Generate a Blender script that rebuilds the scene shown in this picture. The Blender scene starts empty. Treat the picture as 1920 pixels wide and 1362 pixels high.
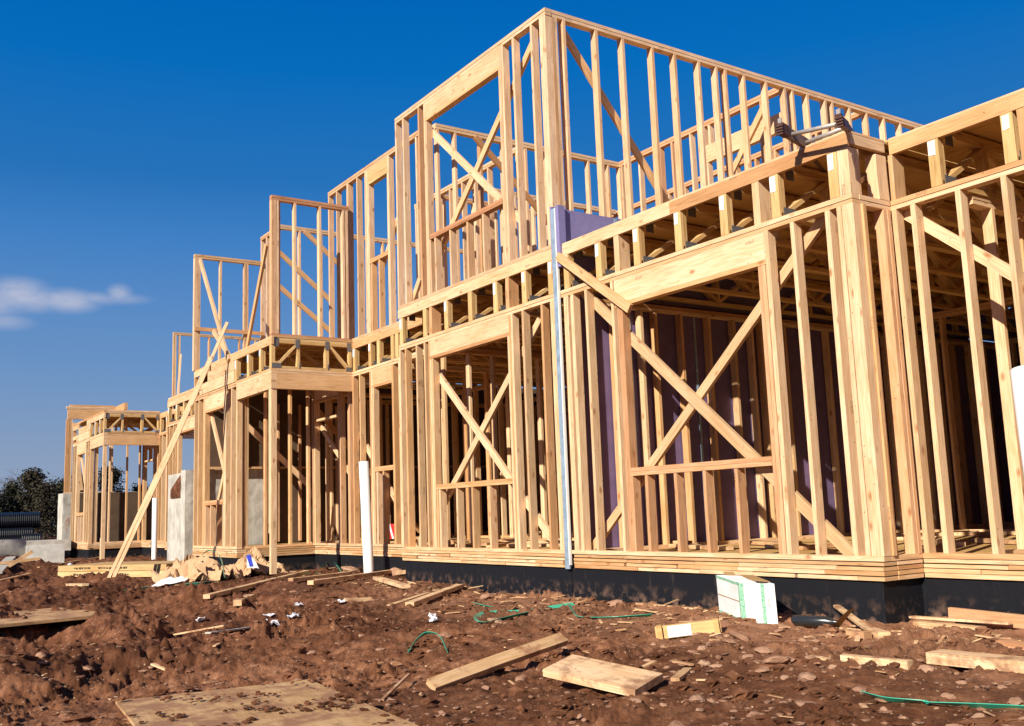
import bpy, math, random
import numpy as np
from mathutils import Vector, Matrix
R = math.radians
rnd = random.Random(11)
rng = np.random.default_rng(5)
S = bpy.context.scene

# ------------------------------------------------------------------ camera
F_PX, YAW, PITCH, ROLL = 1862.66, 0.974403, 0.147917, -0.035834
CAM = np.array([4.60633, -6.33472, 0.42138])
def cam_axes():
    f = np.array([-math.sin(YAW)*math.cos(PITCH), math.cos(YAW)*math.cos(PITCH), math.sin(PITCH)])
    r = np.array([math.cos(YAW), math.sin(YAW), 0.0]); u = np.cross(r, f)
    return r*math.cos(ROLL)+u*math.sin(ROLL), u*math.cos(ROLL)-r*math.sin(ROLL), f
CR, CU, CF = cam_axes()
cd = bpy.data.cameras.new("camera"); co = bpy.data.objects.new("camera", cd)
S.collection.objects.link(co)
cd.sensor_fit = 'HORIZONTAL'; cd.sensor_width = 36.0; cd.lens = 36.0*F_PX/1920.0
cd.clip_start = 0.05; cd.clip_end = 3000
M = Matrix.Identity(4)
for i in range(3):
    M[i][0], M[i][1], M[i][2], M[i][3] = CR[i], CU[i], -CF[i], CAM[i]
co.matrix_world = M
S.camera = co
S.cycles.max_bounces = 14; S.cycles.diffuse_bounces = 8
S.render.resolution_x, S.render.resolution_y = 1024, 726

# ------------------------------------------------------------------ light
SUN_EL, SUN_PHI = R(28.8), R(22.5)       # the light travels towards +Y, a little towards -X
S.view_settings.view_transform = 'Standard'; S.view_settings.look = 'None'
S.view_settings.exposure = 0.74; S.view_settings.gamma = 1.0
ld = bpy.data.lights.new("sun", 'SUN'); ld.energy = 4.8; ld.angle = R(0.5); ld.color = (1.0, 0.915, 0.78)
lo = bpy.data.objects.new("sun", ld); S.collection.objects.link(lo)
Ldir = Vector((-math.sin(SUN_PHI)*math.cos(SUN_EL), math.cos(SUN_PHI)*math.cos(SUN_EL), -math.sin(SUN_EL)))
lo.rotation_euler = Ldir.to_track_quat('-Z', 'Y').to_euler(); lo.location = (8, -20, 20)

W = bpy.data.worlds.new("World"); S.world = W; W.use_nodes = True
nt = W.node_tree; nt.nodes.clear()
def N(t, typ, **k):
    n = t.nodes.new(typ)
    for a, b in k.items():
        if a.startswith('i_'):
            n.inputs[a[2:].replace('_', ' ')].default_value = b
        else:
            setattr(n, a, b)
    return n
sky = N(nt, 'ShaderNodeTexSky', sky_type='NISHITA', sun_disc=False, sun_elevation=SUN_EL)
sky.sun_rotation = math.atan2(-Ldir.x, -Ldir.y)   # azimuth of the sun measured from +Y
sky.altitude = 900; sky.air_density = 1.0; sky.dust_density = 0.25; sky.ozone_density = 3.0
hsv = N(nt, 'ShaderNodeHueSaturation'); hsv.inputs['Saturation'].default_value = 1.35; hsv.inputs['Hue'].default_value = 0.488
bg = N(nt, 'ShaderNodeBackground'); bg.inputs['Strength'].default_value = 0.10
tc = N(nt, 'ShaderNodeTexCoord')
# one small bank of wispy cloud low in the sky
def cloud_dir(px, py):
    d = (px-960)/F_PX*CR-(py-681)/F_PX*CU+CF
    return d/np.linalg.norm(d)
mixn = None
cl_noise = N(nt, 'ShaderNodeTexNoise'); cl_noise.inputs['Scale'].default_value = 17; cl_noise.inputs['Detail'].default_value = 9; cl_noise.inputs['Roughness'].default_value = 0.6
mp = N(nt, 'ShaderNodeMapping'); mp.inputs['Scale'].default_value = (1, 1, 2.4)
nt.links.new(tc.outputs['Generated'], mp.inputs['Vector']); nt.links.new(mp.outputs['Vector'], cl_noise.inputs['Vector'])
prev = None
for (px, py, rx, rz, k) in ((30, 552, .034, .019, 1.0), (62, 560, .03, .016, .8), (124, 564, .033, .014, .85), (180, 560, .03, .008, .5), (224, 550, .013, .011, .85), (-60, 556, .06, .024, 1.0), (5, 604, .028, .010, .6), (225, 560, .03, .007, .5)):
    d = cloud_dir(px, py); hz = Vector((-d[1], d[0], 0)).normalized()
    sub = N(nt, 'ShaderNodeVectorMath', operation='SUBTRACT'); sub.inputs[1].default_value = d
    nt.links.new(tc.outputs['Generated'], sub.inputs[0])
    dx = N(nt, 'ShaderNodeVectorMath', operation='DOT_PRODUCT'); dx.inputs[1].default_value = tuple(hz/(rx*.78)); nt.links.new(sub.outputs[0], dx.inputs[0])
    dz = N(nt, 'ShaderNodeVectorMath', operation='DOT_PRODUCT'); dz.inputs[1].default_value = (0, 0, 1/(rz*.7)); nt.links.new(sub.outputs[0], dz.inputs[0])
    cmb = N(nt, 'ShaderNodeCombineXYZ'); nt.links.new(dx.outputs['Value'], cmb.inputs[0]); nt.links.new(dz.outputs['Value'], cmb.inputs[1])
    ln = N(nt, 'ShaderNodeVectorMath', operation='LENGTH'); nt.links.new(cmb.outputs[0], ln.inputs[0])
    mr = N(nt, 'ShaderNodeMapRange', interpolation_type='SMOOTHSTEP'); mr.inputs['From Min'].default_value = 1.5; mr.inputs['From Max'].default_value = 0.1; mr.inputs['To Max'].default_value = k
    nt.links.new(ln.outputs['Value'], mr.inputs['Value'])
    if prev is None: prev = mr.outputs[0]
    else:
        mx = N(nt, 'ShaderNodeMath', operation='MAXIMUM'); nt.links.new(prev, mx.inputs[0]); nt.links.new(mr.outputs[0], mx.inputs[1]); prev = mx.outputs[0]
nr = N(nt, 'ShaderNodeMapRange'); nr.inputs['From Min'].default_value = 0.12; nr.inputs['From Max'].default_value = 0.66
nt.links.new(cl_noise.outputs['Fac'], nr.inputs['Value'])
mm = N(nt, 'ShaderNodeMath', operation='MULTIPLY'); nt.links.new(prev, mm.inputs[0]); nt.links.new(nr.outputs[0], mm.inputs[1])
mm2 = N(nt, 'ShaderNodeMath', operation='MULTIPLY'); mm2.inputs[1].default_value = 1.0; mm2.use_clamp = True; nt.links.new(mm.outputs[0], mm2.inputs[0])
cmix = N(nt, 'ShaderNodeMix', data_type='RGBA'); cmix.inputs['B'].default_value = (3.3, 3.4, 4.1, 1)
nt.links.new(sky.outputs[0], hsv.inputs['Color'])
# deep polarised blue of a clear late winter day, graded by height above the horizon
sz = N(nt, 'ShaderNodeSeparateXYZ'); nt.links.new(tc.outputs['Generated'], sz.inputs[0])
gr = N(nt, 'ShaderNodeValToRGB'); el = gr.color_ramp.elements
GRAD = ((0.0, (.305, .376, .515)), (.067, (.250, .340, .527)), (.14, (.160, .303, .565)), (.262, (.058, .226, .578)), (.322, (.020, .172, .51)), (.42, (.001, .153, .525)), (.478, (0, .136, .503)), (1.0, (.004, .055, .24)))
while len(el) < len(GRAD): el.new(.5)
for e_, (p_, c_) in zip(el, GRAD): e_.position = p_; e_.color = (*c_, 1)
nt.links.new(sz.outputs[2], gr.inputs['Fac'])
gs = N(nt, 'ShaderNodeVectorMath', operation='SCALE'); gs.inputs['Scale'].default_value = 0.95/(0.10*2**0.74); nt.links.new(gr.outputs[0], gs.inputs[0])
smx = N(nt, 'ShaderNodeMix', data_type='RGBA'); smx.inputs['Factor'].default_value = 0.97
nt.links.new(hsv.outputs[0], smx.inputs['A']); nt.links.new(gs.outputs[0], smx.inputs['B'])
nt.links.new(mm2.outputs[0], cmix.inputs['Factor']); nt.links.new(smx.outputs['Result'], cmix.inputs['A'])
nt.links.new(cmix.outputs['Result'], bg.inputs['Color'])
wo = N(nt, 'ShaderNodeOutputWorld'); nt.links.new(bg.outputs[0], wo.inputs[0])

# ------------------------------------------------------------------ materials
def mat(name):
    m = bpy.data.materials.new(name); m.use_nodes = True
    t = m.node_tree; b = t.nodes['Principled BSDF']
    b.inputs['Specular IOR Level'].default_value = 0.25
    return m, t, b
def ramp(t, pts, src=None):
    r = N(t, 'ShaderNodeValToRGB'); e = r.color_ramp.elements
    while len(e) < len(pts): e.new(0.5)
    for k, (p, c) in enumerate(pts):
        e[k].position = p; e[k].color = c if len(c) == 4 else (*c, 1)
    if src is not None: t.links.new(src, r.inputs['Fac'])
    return r
def mixc(t, fac, a, b, blend='MIX'):
    m = N(t, 'ShaderNodeMix', data_type='RGBA', blend_type=blend)
    for s, v in (('Factor', fac), ('A', a), ('B', b)):
        if hasattr(v, 'links') or hasattr(v, 'is_linked'): t.links.new(v, m.inputs[s])
        elif isinstance(v, (int, float)): m.inputs[s].default_value = v
        else: m.inputs[s].default_value = (*v, 1) if len(v) == 3 else v
    return m.outputs['Result']
def math_(t, op, a, b=None):
    m = N(t, 'ShaderNodeMath', operation=op)
    for i, v in enumerate((a, b)):
        if v is None: continue
        if isinstance(v, (int, float)): m.inputs[i].default_value = v
        else: t.links.new(v, m.inputs[i])
    return m.outputs[0]

def wood_material(name, light, mid, pink, grey=(0.42, 0.33, 0.21), knots=1.0, dirt=0.0):
    m, t, b = mat(name)
    uv = N(t, 'ShaderNodeUVMap', uv_map='UVMap')
    tone = N(t, 'ShaderNodeAttribute', attribute_name='tone')
    mp = N(t, 'ShaderNodeMapping'); mp.inputs['Scale'].default_value = (0.9, 16, 1); t.links.new(uv.outputs[0], mp.inputs[0])
    n1 = N(t, 'ShaderNodeTexNoise'); n1.inputs['Scale'].default_value = 2.2; n1.inputs['Detail'].default_value = 5; n1.inputs['Distortion'].default_value = 0.7
    t.links.new(mp.outputs[0], n1.inputs['Vector'])
    mp2 = N(t, 'ShaderNodeMapping'); mp2.inputs['Scale'].default_value = (5, 150, 1); t.links.new(uv.outputs[0], mp2.inputs[0])
    n2 = N(t, 'ShaderNodeTexNoise'); n2.inputs['Scale'].default_value = 1.0; n2.inputs['Detail'].default_value = 4; t.links.new(mp2.outputs[0], n2.inputs['Vector'])
    mp3 = N(t, 'ShaderNodeMapping'); mp3.inputs['Scale'].default_value = (1.6, 3.0, 1); t.links.new(uv.outputs[0], mp3.inputs[0])
    n3 = N(t, 'ShaderNodeTexNoise'); n3.inputs['Scale'].default_value = 1.0; n3.inputs['Detail'].default_value = 3; t.links.new(mp3.outputs[0], n3.inputs['Vector'])
    # board to board: cream, pinkish, greyed
    base = ramp(t, [(0.0, light), (0.3, light), (0.62, mid), (0.85, pink), (1.0, grey)], tone.outputs['Fac']).outputs[0]
    hs = math_(t, 'FRACT', math_(t, 'MULTIPLY', tone.outputs['Fac'], 37.7))
    base = mixc(t, 1.0, base, ramp(t, [(0, (0.80, 0.76, 0.70)), (0.45, (1, 1, 1)), (1, (1.08, 1.08, 1.10))], hs).outputs[0], 'MULTIPLY')
    g = ramp(t, [(0.30, (0.62, 0.54, 0.42)), (0.5, (1, 1, 1)), (0.62, (0.80, 0.70, 0.55)), (0.75, (1.05, 1.05, 1.02))], n1.outputs['Fac']).outputs[0]
    c = mixc(t, 0.72, base, g, 'MULTIPLY')
    g2 = ramp(t, [(0.3, (0.72, 0.66, 0.56)), (0.6, (1, 1, 1))], n2.outputs['Fac']).outputs[0]
    c = mixc(t, 0.7, c, g2, 'MULTIPLY')
    g3 = ramp(t, [(0.3, (0.80, 0.70, 0.56)), (0.65, (1.06, 1.06, 1.06))], n3.outputs['Fac']).outputs[0]
    c = mixc(t, 0.6, c, g3, 'MULTIPLY')
    # knots
    mpk = N(t, 'ShaderNodeMapping'); mpk.inputs['Scale'].default_value = (4.0, 8.0, 1); t.links.new(uv.outputs[0], mpk.inputs[0])
    vo = N(t, 'ShaderNodeTexVoronoi', feature='F1'); vo.inputs['Scale'].default_value = 1.0; t.links.new(mpk.outputs[0], vo.inputs['Vector'])
    sepc = N(t, 'ShaderNodeSeparateColor'); t.links.new(vo.outputs['Color'], sepc.inputs[0])
    kr = N(t, 'ShaderNodeMapRange'); kr.inputs['From Min'].default_value = 0.20; kr.inputs['From Max'].default_value = 0.06; t.links.new(vo.outputs['Distance'], kr.inputs['Value'])
    gate = N(t, 'ShaderNodeMath', operation='GREATER_THAN'); gate.inputs[1].default_value = 0.30; t.links.new(sepc.outputs[0], gate.inputs[0])
    kf = math_(t, 'MULTIPLY', math_(t, 'MULTIPLY', kr.outputs[0], gate.outputs[0]), 0.85*knots)
    c = mixc(t, kf, c, (0.30, 0.125, 0.045))
    # small nail holes and specks
    mpv = N(t, 'ShaderNodeMapping'); mpv.inputs['Scale'].default_value = (26, 30, 1); t.links.new(uv.outputs[0], mpv.inputs[0])
    vs = N(t, 'ShaderNodeTexVoronoi', feature='F1'); vs.inputs['Scale'].default_value = 1; t.links.new(mpv.outputs[0], vs.inputs['Vector'])
    sc2 = N(t, 'ShaderNodeSeparateColor'); t.links.new(vs.outputs['Color'], sc2.inputs[0])
    sp = math_(t, 'MULTIPLY', math_(t, 'LESS_THAN', vs.outputs['Distance'], 0.17), math_(t, 'GREATER_THAN', sc2.outputs[1], 0.93))
    c = mixc(t, math_(t, 'MULTIPLY', sp, 0.7), c, (0.10, 0.05, 0.025))
    # faint grade stamps on some faces
    suv = N(t, 'ShaderNodeSeparateXYZ'); t.links.new(uv.outputs[0], suv.inputs[0])
    fu = math_(t, 'FRACT', math_(t, 'MULTIPLY', suv.outputs[0], 0.7)); fv = math_(t, 'FRACT', math_(t, 'MULTIPLY', suv.outputs[1], 2.3))
    box_ = math_(t, 'MULTIPLY', math_(t, 'LESS_THAN', math_(t, 'ABSOLUTE', math_(t, 'SUBTRACT', fu, 0.5)), 0.035), math_(t, 'LESS_THAN', math_(t, 'ABSOLUTE', math_(t, 'SUBTRACT', fv, 0.5)), 0.035))
    mps = N(t, 'ShaderNodeMapping'); mps.inputs['Scale'].default_value = (90, 130, 1); t.links.new(uv.outputs[0], mps.inputs[0])
    ns = N(t, 'ShaderNodeTexNoise'); ns.inputs['Scale'].default_value = 1; t.links.new(mps.outputs[0], ns.inputs['Vector'])
    c = mixc(t, math_(t, 'MULTIPLY', math_(t, 'MULTIPLY', box_, math_(t, 'GREATER_THAN', ns.outputs['Fac'], 0.5)), 0.6), c, (0.07, 0.04, 0.03))
    if dirt > 0:
        gp = N(t, 'ShaderNodeNewGeometry')
        nd = N(t, 'ShaderNodeTexNoise'); nd.inputs['Scale'].default_value = 4.5; nd.inputs['Detail'].default_value = 8; nd.inputs['Roughness'].default_value = 0.7; t.links.new(gp.outputs['Position'], nd.inputs['Vector'])
        dr = N(t, 'ShaderNodeMapRange'); dr.inputs['From Min'].default_value = 0.62-dirt*0.3; dr.inputs['From Max'].default_value = 0.70-dirt*0.22; t.links.new(nd.outputs['Fac'], dr.inputs['Value'])
        c = mixc(t, math_(t, 'MULTIPLY', dr.outputs[0], 0.85), c, (0.26, 0.125, 0.066))
    t.links.new(c, b.inputs['Base Color'])
    b.inputs['Roughness'].default_value = 0.75
    bp = N(t, 'ShaderNodeBump'); bp.inputs['Strength'].default_value = 0.25; bp.inputs['Distance'].default_value = 0.004
    t.links.new(n2.outputs['Fac'], bp.inputs['Height']); t.links.new(bp.outputs[0], b.inputs['Normal'])
    return m
MW = wood_material('pine_lumber', (0.74, 0.53, 0.34), (0.66, 0.41, 0.207), (0.62, 0.352, 0.185))
MWP = wood_material('fir_lumber', (0.74, 0.53, 0.36), (0.67, 0.415, 0.24), (0.61, 0.345, 0.20))
MWY = wood_material('truss_lumber', (0.68, 0.475, 0.23), (0.62, 0.40, 0.175), (0.59, 0.37, 0.165))
MWR = wood_material('redwood_toned_lumber', (0.56, 0.30, 0.17), (0.52, 0.27, 0.15), (0.50, 0.24, 0.13), (0.44, 0.22, 0.13))
MWS = wood_material('weathered_scrap', (0.73, 0.52, 0.32), (0.66, 0.43, 0.24), (0.60, 0.36, 0.21), knots=0.8, dirt=0.42)
MPLY = wood_material('muddy_plywood', (0.68, 0.46, 0.25), (0.66, 0.44, 0.24), (0.6, 0.4, 0.22), knots=0.5, dirt=0.55)
MSTK = wood_material('strand_board', (0.66, 0.48, 0.25), (0.62, 0.44, 0.22), (0.6, 0.42, 0.2), knots=0.3)

def simple(name, col, rough=0.7, spec=0.25, noise=0.0, nscale=8, metal=0.0, bump=0.0, col2=None):
    m, t, b = mat(name)
    b.inputs['Roughness'].default_value = rough; b.inputs['Specular IOR Level'].default_value = spec; b.inputs['Metallic'].default_value = metal
    if noise > 0:
        g = N(t, 'ShaderNodeTexCoord'); n = N(t, 'ShaderNodeTexNoise'); n.inputs['Scale'].default_value = nscale; n.inputs['Detail'].default_value = 7; n.inputs['Roughness'].default_value = 0.65
        t.links.new(g.outputs['Object'], n.inputs['Vector'])
        c2 = col2 or tuple(x*(1-noise) for x in col)
        rp = ramp(t, [(0.32, c2), (0.62, col)], n.outputs['Fac'])
        t.links.new(rp.outputs[0], b.inputs['Base Color'])
        if bump > 0:
            bp = N(t, 'ShaderNodeBump'); bp.inputs['Strength'].default_value = 0.6; bp.inputs['Distance'].default_value = bump
            t.links.new(n.outputs['Fac'], bp.inputs['Height']); t.links.new(bp.outputs[0], b.inputs['Normal'])
    else:
        b.inputs['Base Color'].default_value = (*col, 1)
    return m
M_SUB = wood_material('subfloor_panel', (0.66, 0.44, 0.19), (0.62, 0.41, 0.17), (0.60, 0.38, 0.16), knots=0.9)
M_PLATE = simple('galvanised_plate', (0.20, 0.20, 0.21), 0.5, 0.4, 0.6, 70, 0.4)
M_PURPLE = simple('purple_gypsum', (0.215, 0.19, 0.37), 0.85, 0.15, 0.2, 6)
M_PURPLE2 = simple('purple_gypsum_shaded', (0.17, 0.12, 0.235), 0.85, 0.15, 0.2, 5)  # darker copy of the purple gypsum, indoor shade put into its colour
M_TRACK = simple('grey_blue_track', (0.33, 0.43, 0.53), 0.5, 0.4, 0.35, 14, 0.3)
M_WEDGE = simple('white_gypsum_edge', (0.75, 0.72, 0.66), 0.8)
M_CONC = simple('raw_concrete', (0.50, 0.46, 0.40), 0.9, 0.2, 0.42, 5, 0, 0.02, (0.27, 0.25, 0.22))
M_CONC2 = simple('pale_concrete', (0.62, 0.60, 0.55), 0.9, 0.2, 0.25, 4, 0, 0.02, (0.42, 0.40, 0.36))
M_PVC = simple('white_plastic', (0.80, 0.79, 0.76), 0.4, 0.4, 0.06, 3)
M_BLACKP = simple('black_corrugated_plastic', (0.006, 0.007, 0.011), 0.42, 0.3)
M_RUNG = simple('worn_grey_aluminium', (0.45, 0.40, 0.36), 0.5, 0.5, 0.3, 20, 0.3)
M_RAIL = simple('weathered_ladder_rail', (0.20, 0.13, 0.10), 0.6, 0.3, 0.35, 12)
M_FOOT = simple('dark_red_rubber', (0.10, 0.05, 0.04), 0.8, 0.2, 0.4, 40)
M_KRAFT = simple('brown_kraft_paper', (0.52, 0.325, 0.18), 0.8, 0.2, 0.15, 5)
M_WHITE = simple('white_sheet', (0.72, 0.72, 0.76), 0.6, 0.3, 0.15, 5)
M_BLUE = simple('blue_print', (0.03, 0.05, 0.42), 0.5)
M_CARD = simple('brown_cardboard', (0.36, 0.22, 0.10), 0.85, 0.15, 0.2, 6)
M_CARDW = simple('white_carton', (0.80, 0.79, 0.76), 0.6, 0.25, 0.22, 5)
M_DARKP = simple('dark_bottle_plastic', (0.02, 0.022, 0.025), 0.25, 0.5)
M_RED = simple('red_barrier_paint', (0.62, 0.03, 0.03), 0.5)
M_ROOMB = simple('shaded_block_wall', (0.12, 0.08, 0.055), 0.9, 0.1, 0.3, 3)  # dark brown with the shade of deep rooms put into the colour

def strap_mat():
    m, t, b = mat('green_strapping')
    b.inputs['Base Color'].default_value = (0.03, 0.42, 0.27, 1); b.inputs['Roughness'].default_value = 0.35; b.inputs['Specular IOR Level'].default_value = 0.5
    return m
M_STRAP = strap_mat()
def paper_mat():
    m, t, b = mat('printed_truss_paper')
    uv = N(t, 'ShaderNodeUVMap', uv_map='UVMap')
    wv = N(t, 'ShaderNodeTexWave', bands_direction='X'); wv.inputs['Scale'].default_value = 14; wv.inputs['Distortion'].default_value = 1.5; wv.inputs['Detail'].default_value = 3; wv.inputs['Detail Scale'].default_value = 9
    t.links.new(uv.outputs[0], wv.inputs['Vector'])
    n = N(t, 'ShaderNodeTexNoise'); n.inputs['Scale'].default_value = 60; t.links.new(uv.outputs[0], n.inputs['Vector'])
    f = math_(t, 'MULTIPLY', math_(t, 'GREATER_THAN', wv.outputs['Fac'], 0.72), math_(t, 'GREATER_THAN', n.outputs['Fac'], 0.48))
    t.links.new(mixc(t, math_(t, 'MULTIPLY', f, 0.45), (0.80, 0.79, 0.78), (0.25, 0.27, 0.33)), b.inputs['Base Color'])
    b.inputs['Roughness'].default_value = 0.6
    return m
M_PAPER = paper_mat()
def foundation_mat():
    m, t, b = mat('black_damp_proofing')
    g = N(t, 'ShaderNodeNewGeometry')
    mp = N(t, 'ShaderNodeMapping'); mp.inputs['Scale'].default_value = (9, 9, 1.0); t.links.new(g.outputs['Position'], mp.inputs[0])
    n = N(t, 'ShaderNodeTexNoise'); n.inputs['Scale'].default_value = 1.6; n.inputs['Detail'].default_value = 8; n.inputs['Roughness'].default_value = 0.75; t.links.new(mp.outputs[0], n.inputs['Vector'])
    n2 = N(t, 'ShaderNodeTexNoise'); n2.inputs['Scale'].default_value = 11; n2.inputs['Detail'].default_value = 6; t.links.new(g.outputs['Position'], n2.inputs['Vector'])
    sep = N(t, 'ShaderNodeSeparateXYZ'); t.links.new(g.outputs['Position'], sep.inputs[0])
    c = mixc(t, math_(t, 'MULTIPLY', ramp(t, [(0.60, (0, 0, 0)), (0.78, (1, 1, 1))], n.outputs['Fac']).outputs[0], 0.6), (0.0075, 0.008, 0.011), (0.12, 0.085, 0.065))
    zr = N(t, 'ShaderNodeMapRange'); zr.inputs['From Min'].default_value = -0.30; zr.inputs['From Max'].default_value = -0.50; t.links.new(sep.outputs[2], zr.inputs['Value'])
    sm = math_(t, 'MULTIPLY', zr.outputs[0], ramp(t, [(0.48, (0, 0, 0)), (0.70, (1, 1, 1))], n2.outputs['Fac']).outputs[0])
    c = mixc(t, math_(t, 'MULTIPLY', sm, 0.8), c, (0.22, 0.13, 0.09))
    t.links.new(c, b.inputs['Base Color']); b.inputs['Roughness'].default_value = 0.6; b.inputs['Specular IOR Level'].default_value = 0.2
    bp = N(t, 'ShaderNodeBump'); bp.inputs['Strength'].default_value = 0.5; bp.inputs['Distance'].default_value = 0.01
    t.links.new(n2.outputs['Fac'], bp.inputs['Height']); t.links.new(bp.outputs[0], b.inputs['Normal'])
    return m
M_FND = foundation_mat()
def concrete_mat():
    m, t, b = mat('board_marked_concrete')
    g = N(t, 'ShaderNodeNewGeometry')
    n = N(t, 'ShaderNodeTexNoise'); n.inputs['Scale'].default_value = 3.0; n.inputs['Detail'].default_value = 9; n.inputs['Roughness'].default_value = 0.7; t.links.new(g.outputs['Position'], n.inputs['Vector'])
    mp = N(t, 'ShaderNodeMapping'); mp.inputs['Scale'].default_value = (22, 22, 0.8); t.links.new(g.outputs['Position'], mp.inputs[0])
    n2 = N(t, 'ShaderNodeTexNoise'); n2.inputs['Scale'].default_value = 1; n2.inputs['Detail'].default_value = 4; t.links.new(mp.outputs[0], n2.inputs['Vector'])
    c = ramp(t, [(0.3, (0.30, 0.28, 0.24)), (0.6, (0.54, 0.51, 0.45))], n.outputs['Fac']).outputs[0]
    c = mixc(t, 0.5, c, ramp(t, [(0.3, (0.6, 0.58, 0.55)), (0.6, (1, 1, 1))], n2.outputs['Fac']).outputs[0], 'MULTIPLY')
    n3 = N(t, 'ShaderNodeTexNoise'); n3.inputs['Scale'].default_value = 2.3; n3.inputs['Detail'].default_value = 5; mp3 = N(t, 'ShaderNodeMapping'); mp3.inputs['Location'].default_value = (3, 7, 1); t.links.new(g.outputs['Position'], mp3.inputs[0]); t.links.new(mp3.outputs[0], n3.inputs['Vector'])
    c = mixc(t, math_(t, 'MULTIPLY', ramp(t, [(0.62, (0, 0, 0)), (0.70, (1, 1, 1))], n3.outputs['Fac']).outputs[0], 0.6), c, (0.30, 0.13, 0.08))
    t.links.new(c, b.inputs['Base Color']); b.inputs['Roughness'].default_value = 0.9
    bp = N(t, 'ShaderNodeBump'); bp.inputs['Strength'].default_value = 0.7; bp.inputs['Distance'].default_value = 0.02
    t.links.new(n.outputs['Fac'], bp.inputs['Height']); t.links.new(bp.outputs[0], b.inputs['Normal'])
    return m
M_CW = concrete_mat()
def dirt_mat(name='red_clay_soil', stone=False):
    m, t, b = mat(name)
    g = N(t, 'ShaderNodeNewGeometry')
    def noise(sc, det, rough=0.6, loc=(0, 0, 0)):
        mp = N(t, 'ShaderNodeMapping'); mp.inputs['Location'].default_value = loc; t.links.new(g.outputs['Position'], mp.inputs[0])
        n = N(t, 'ShaderNodeTexNoise'); n.inputs['Scale'].default_value = sc; n.inputs['Detail'].default_value = det; n.inputs['Roughness'].default_value = rough
        t.links.new(mp.outputs[0], n.inputs['Vector']); return n.outputs['Fac']
    a = noise(0.55, 4); d = noise(7, 8, 0.7); e = noise(60, 6, 0.7)
    if stone:
        c = ramp(t, [(0.3, (0.26, 0.13, 0.08)), (0.7, (0.50, 0.30, 0.19))], d).outputs[0]
        oi = N(t, 'ShaderNodeObjectInfo')
        c = mixc(t, 0.7, c, ramp(t, [(0, (0.75, 0.7, 0.68)), (0.6, (1, 1, 1)), (1, (1.15, 1.25, 1.3))], oi.outputs['Random']).outputs[0], 'MULTIPLY')
    else:
        c = ramp(t, [(0.25, (0.072, 0.028, 0.013)), (0.48, (0.165, 0.067, 0.031)), (0.74, (0.36, 0.175, 0.093))], d).outputs[0]
        wet = ramp(t, [(0.40, (0.62, 0.56, 0.52)), (0.58, (1.3, 1.3, 1.3))], a).outputs[0]
        c = mixc(t, 0.85, c, wet, 'MULTIPLY')
        # churned ground painted darker towards the left, standing in for its shading
        sp0 = N(t, 'ShaderNodeSeparateXYZ'); t.links.new(g.outputs['Position'], sp0.inputs[0])
        xm = math_(t, 'ADD', sp0.outputs[0], math_(t, 'MULTIPLY', noise(0.8, 4, 0.6, (9, 2, 0)), 3.0))
        left_shade = N(t, 'ShaderNodeMapRange'); left_shade.inputs['From Min'].default_value = 0.6; left_shade.inputs['From Max'].default_value = -3.0; t.links.new(xm, left_shade.inputs['Value'])
        c = mixc(t, left_shade.outputs[0], c, mixc(t, 1.0, c, (0.72, 0.68, 0.68), 'MULTIPLY'))
        # drier, paler strip of backfill along the foundations
        sp = N(t, 'ShaderNodeSeparateXYZ'); t.links.new(g.outputs['Position'], sp.inputs[0])
        yr = N(t, 'ShaderNodeMapRange'); yr.inputs['From Min'].default_value = -2.0; yr.inputs['From Max'].default_value = -0.5; t.links.new(sp.outputs[1], yr.inputs['Value'])
        xr = N(t, 'ShaderNodeMapRange'); xr.inputs['From Min'].default_value = -9; xr.inputs['From Max'].default_value = -4; t.links.new(sp.outputs[0], xr.inputs['Value'])
        dry = math_(t, 'MULTIPLY', math_(t, 'MULTIPLY', yr.outputs[0], xr.outputs[0]), ramp(t, [(0.3, (0, 0, 0)), (0.6, (1, 1, 1))], noise(3, 5, 0.6, (4, 4, 4))).outputs[0])
        c = mixc(t, math_(t, 'MULTIPLY', dry, 0.7), c, (0.40, 0.205, 0.115))
        vo = N(t, 'ShaderNodeTexVoronoi', feature='F1'); vo.inputs['Scale'].default_value = 42; t.links.new(g.outputs['Position'], vo.inputs['Vector'])
        sc = N(t, 'ShaderNodeSeparateColor'); t.links.new(vo.outputs['Color'], sc.inputs[0])
        chips = math_(t, 'MULTIPLY', math_(t, 'LESS_THAN', vo.outputs['Distance'], 0.26), math_(t, 'GREATER_THAN', sc.outputs[0], 0.93))
        c = mixc(t, math_(t, 'MULTIPLY', chips, 0.85), c, (0.50, 0.34, 0.22))
    c = mixc(t, 0.5, c, ramp(t, [(0.3, (0.72, 0.70, 0.68)), (0.65, (1.1, 1.1, 1.1))], e).outputs[0], 'MULTIPLY')
    t.links.new(c, b.inputs['Base Color']); b.inputs['Roughness'].default_value = 0.92; b.inputs['Specular IOR Level'].default_value = 0.15
    bp = N(t, 'ShaderNodeBump'); bp.inputs['Strength'].default_value = 1.0; bp.inputs['Distance'].default_value = 0.022
    h = math_(t, 'ADD', math_(t, 'MULTIPLY', e, 0.5), d)
    t.links.new(h, bp.inputs['Height']); t.links.new(bp.outputs[0], b.inputs['Normal'])
    return m
M_DIRT = dirt_mat(); M_STONE = dirt_mat('red_stone', True)
def leaf_mat(name, a, bcol):
    m, t, b = mat(name)
    tone = N(t, 'ShaderNodeAttribute', attribute_name='tone')
    t.links.new(ramp(t, [(0, a), (1, bcol)], tone.outputs['Fac']).outputs[0], b.inputs['Base Color'])
    b.inputs['Roughness'].default_value = 0.8; return m
M_LEAF = leaf_mat('cedar_foliage', (0.018, 0.021, 0.012), (0.052, 0.049, 0.028))
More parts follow.
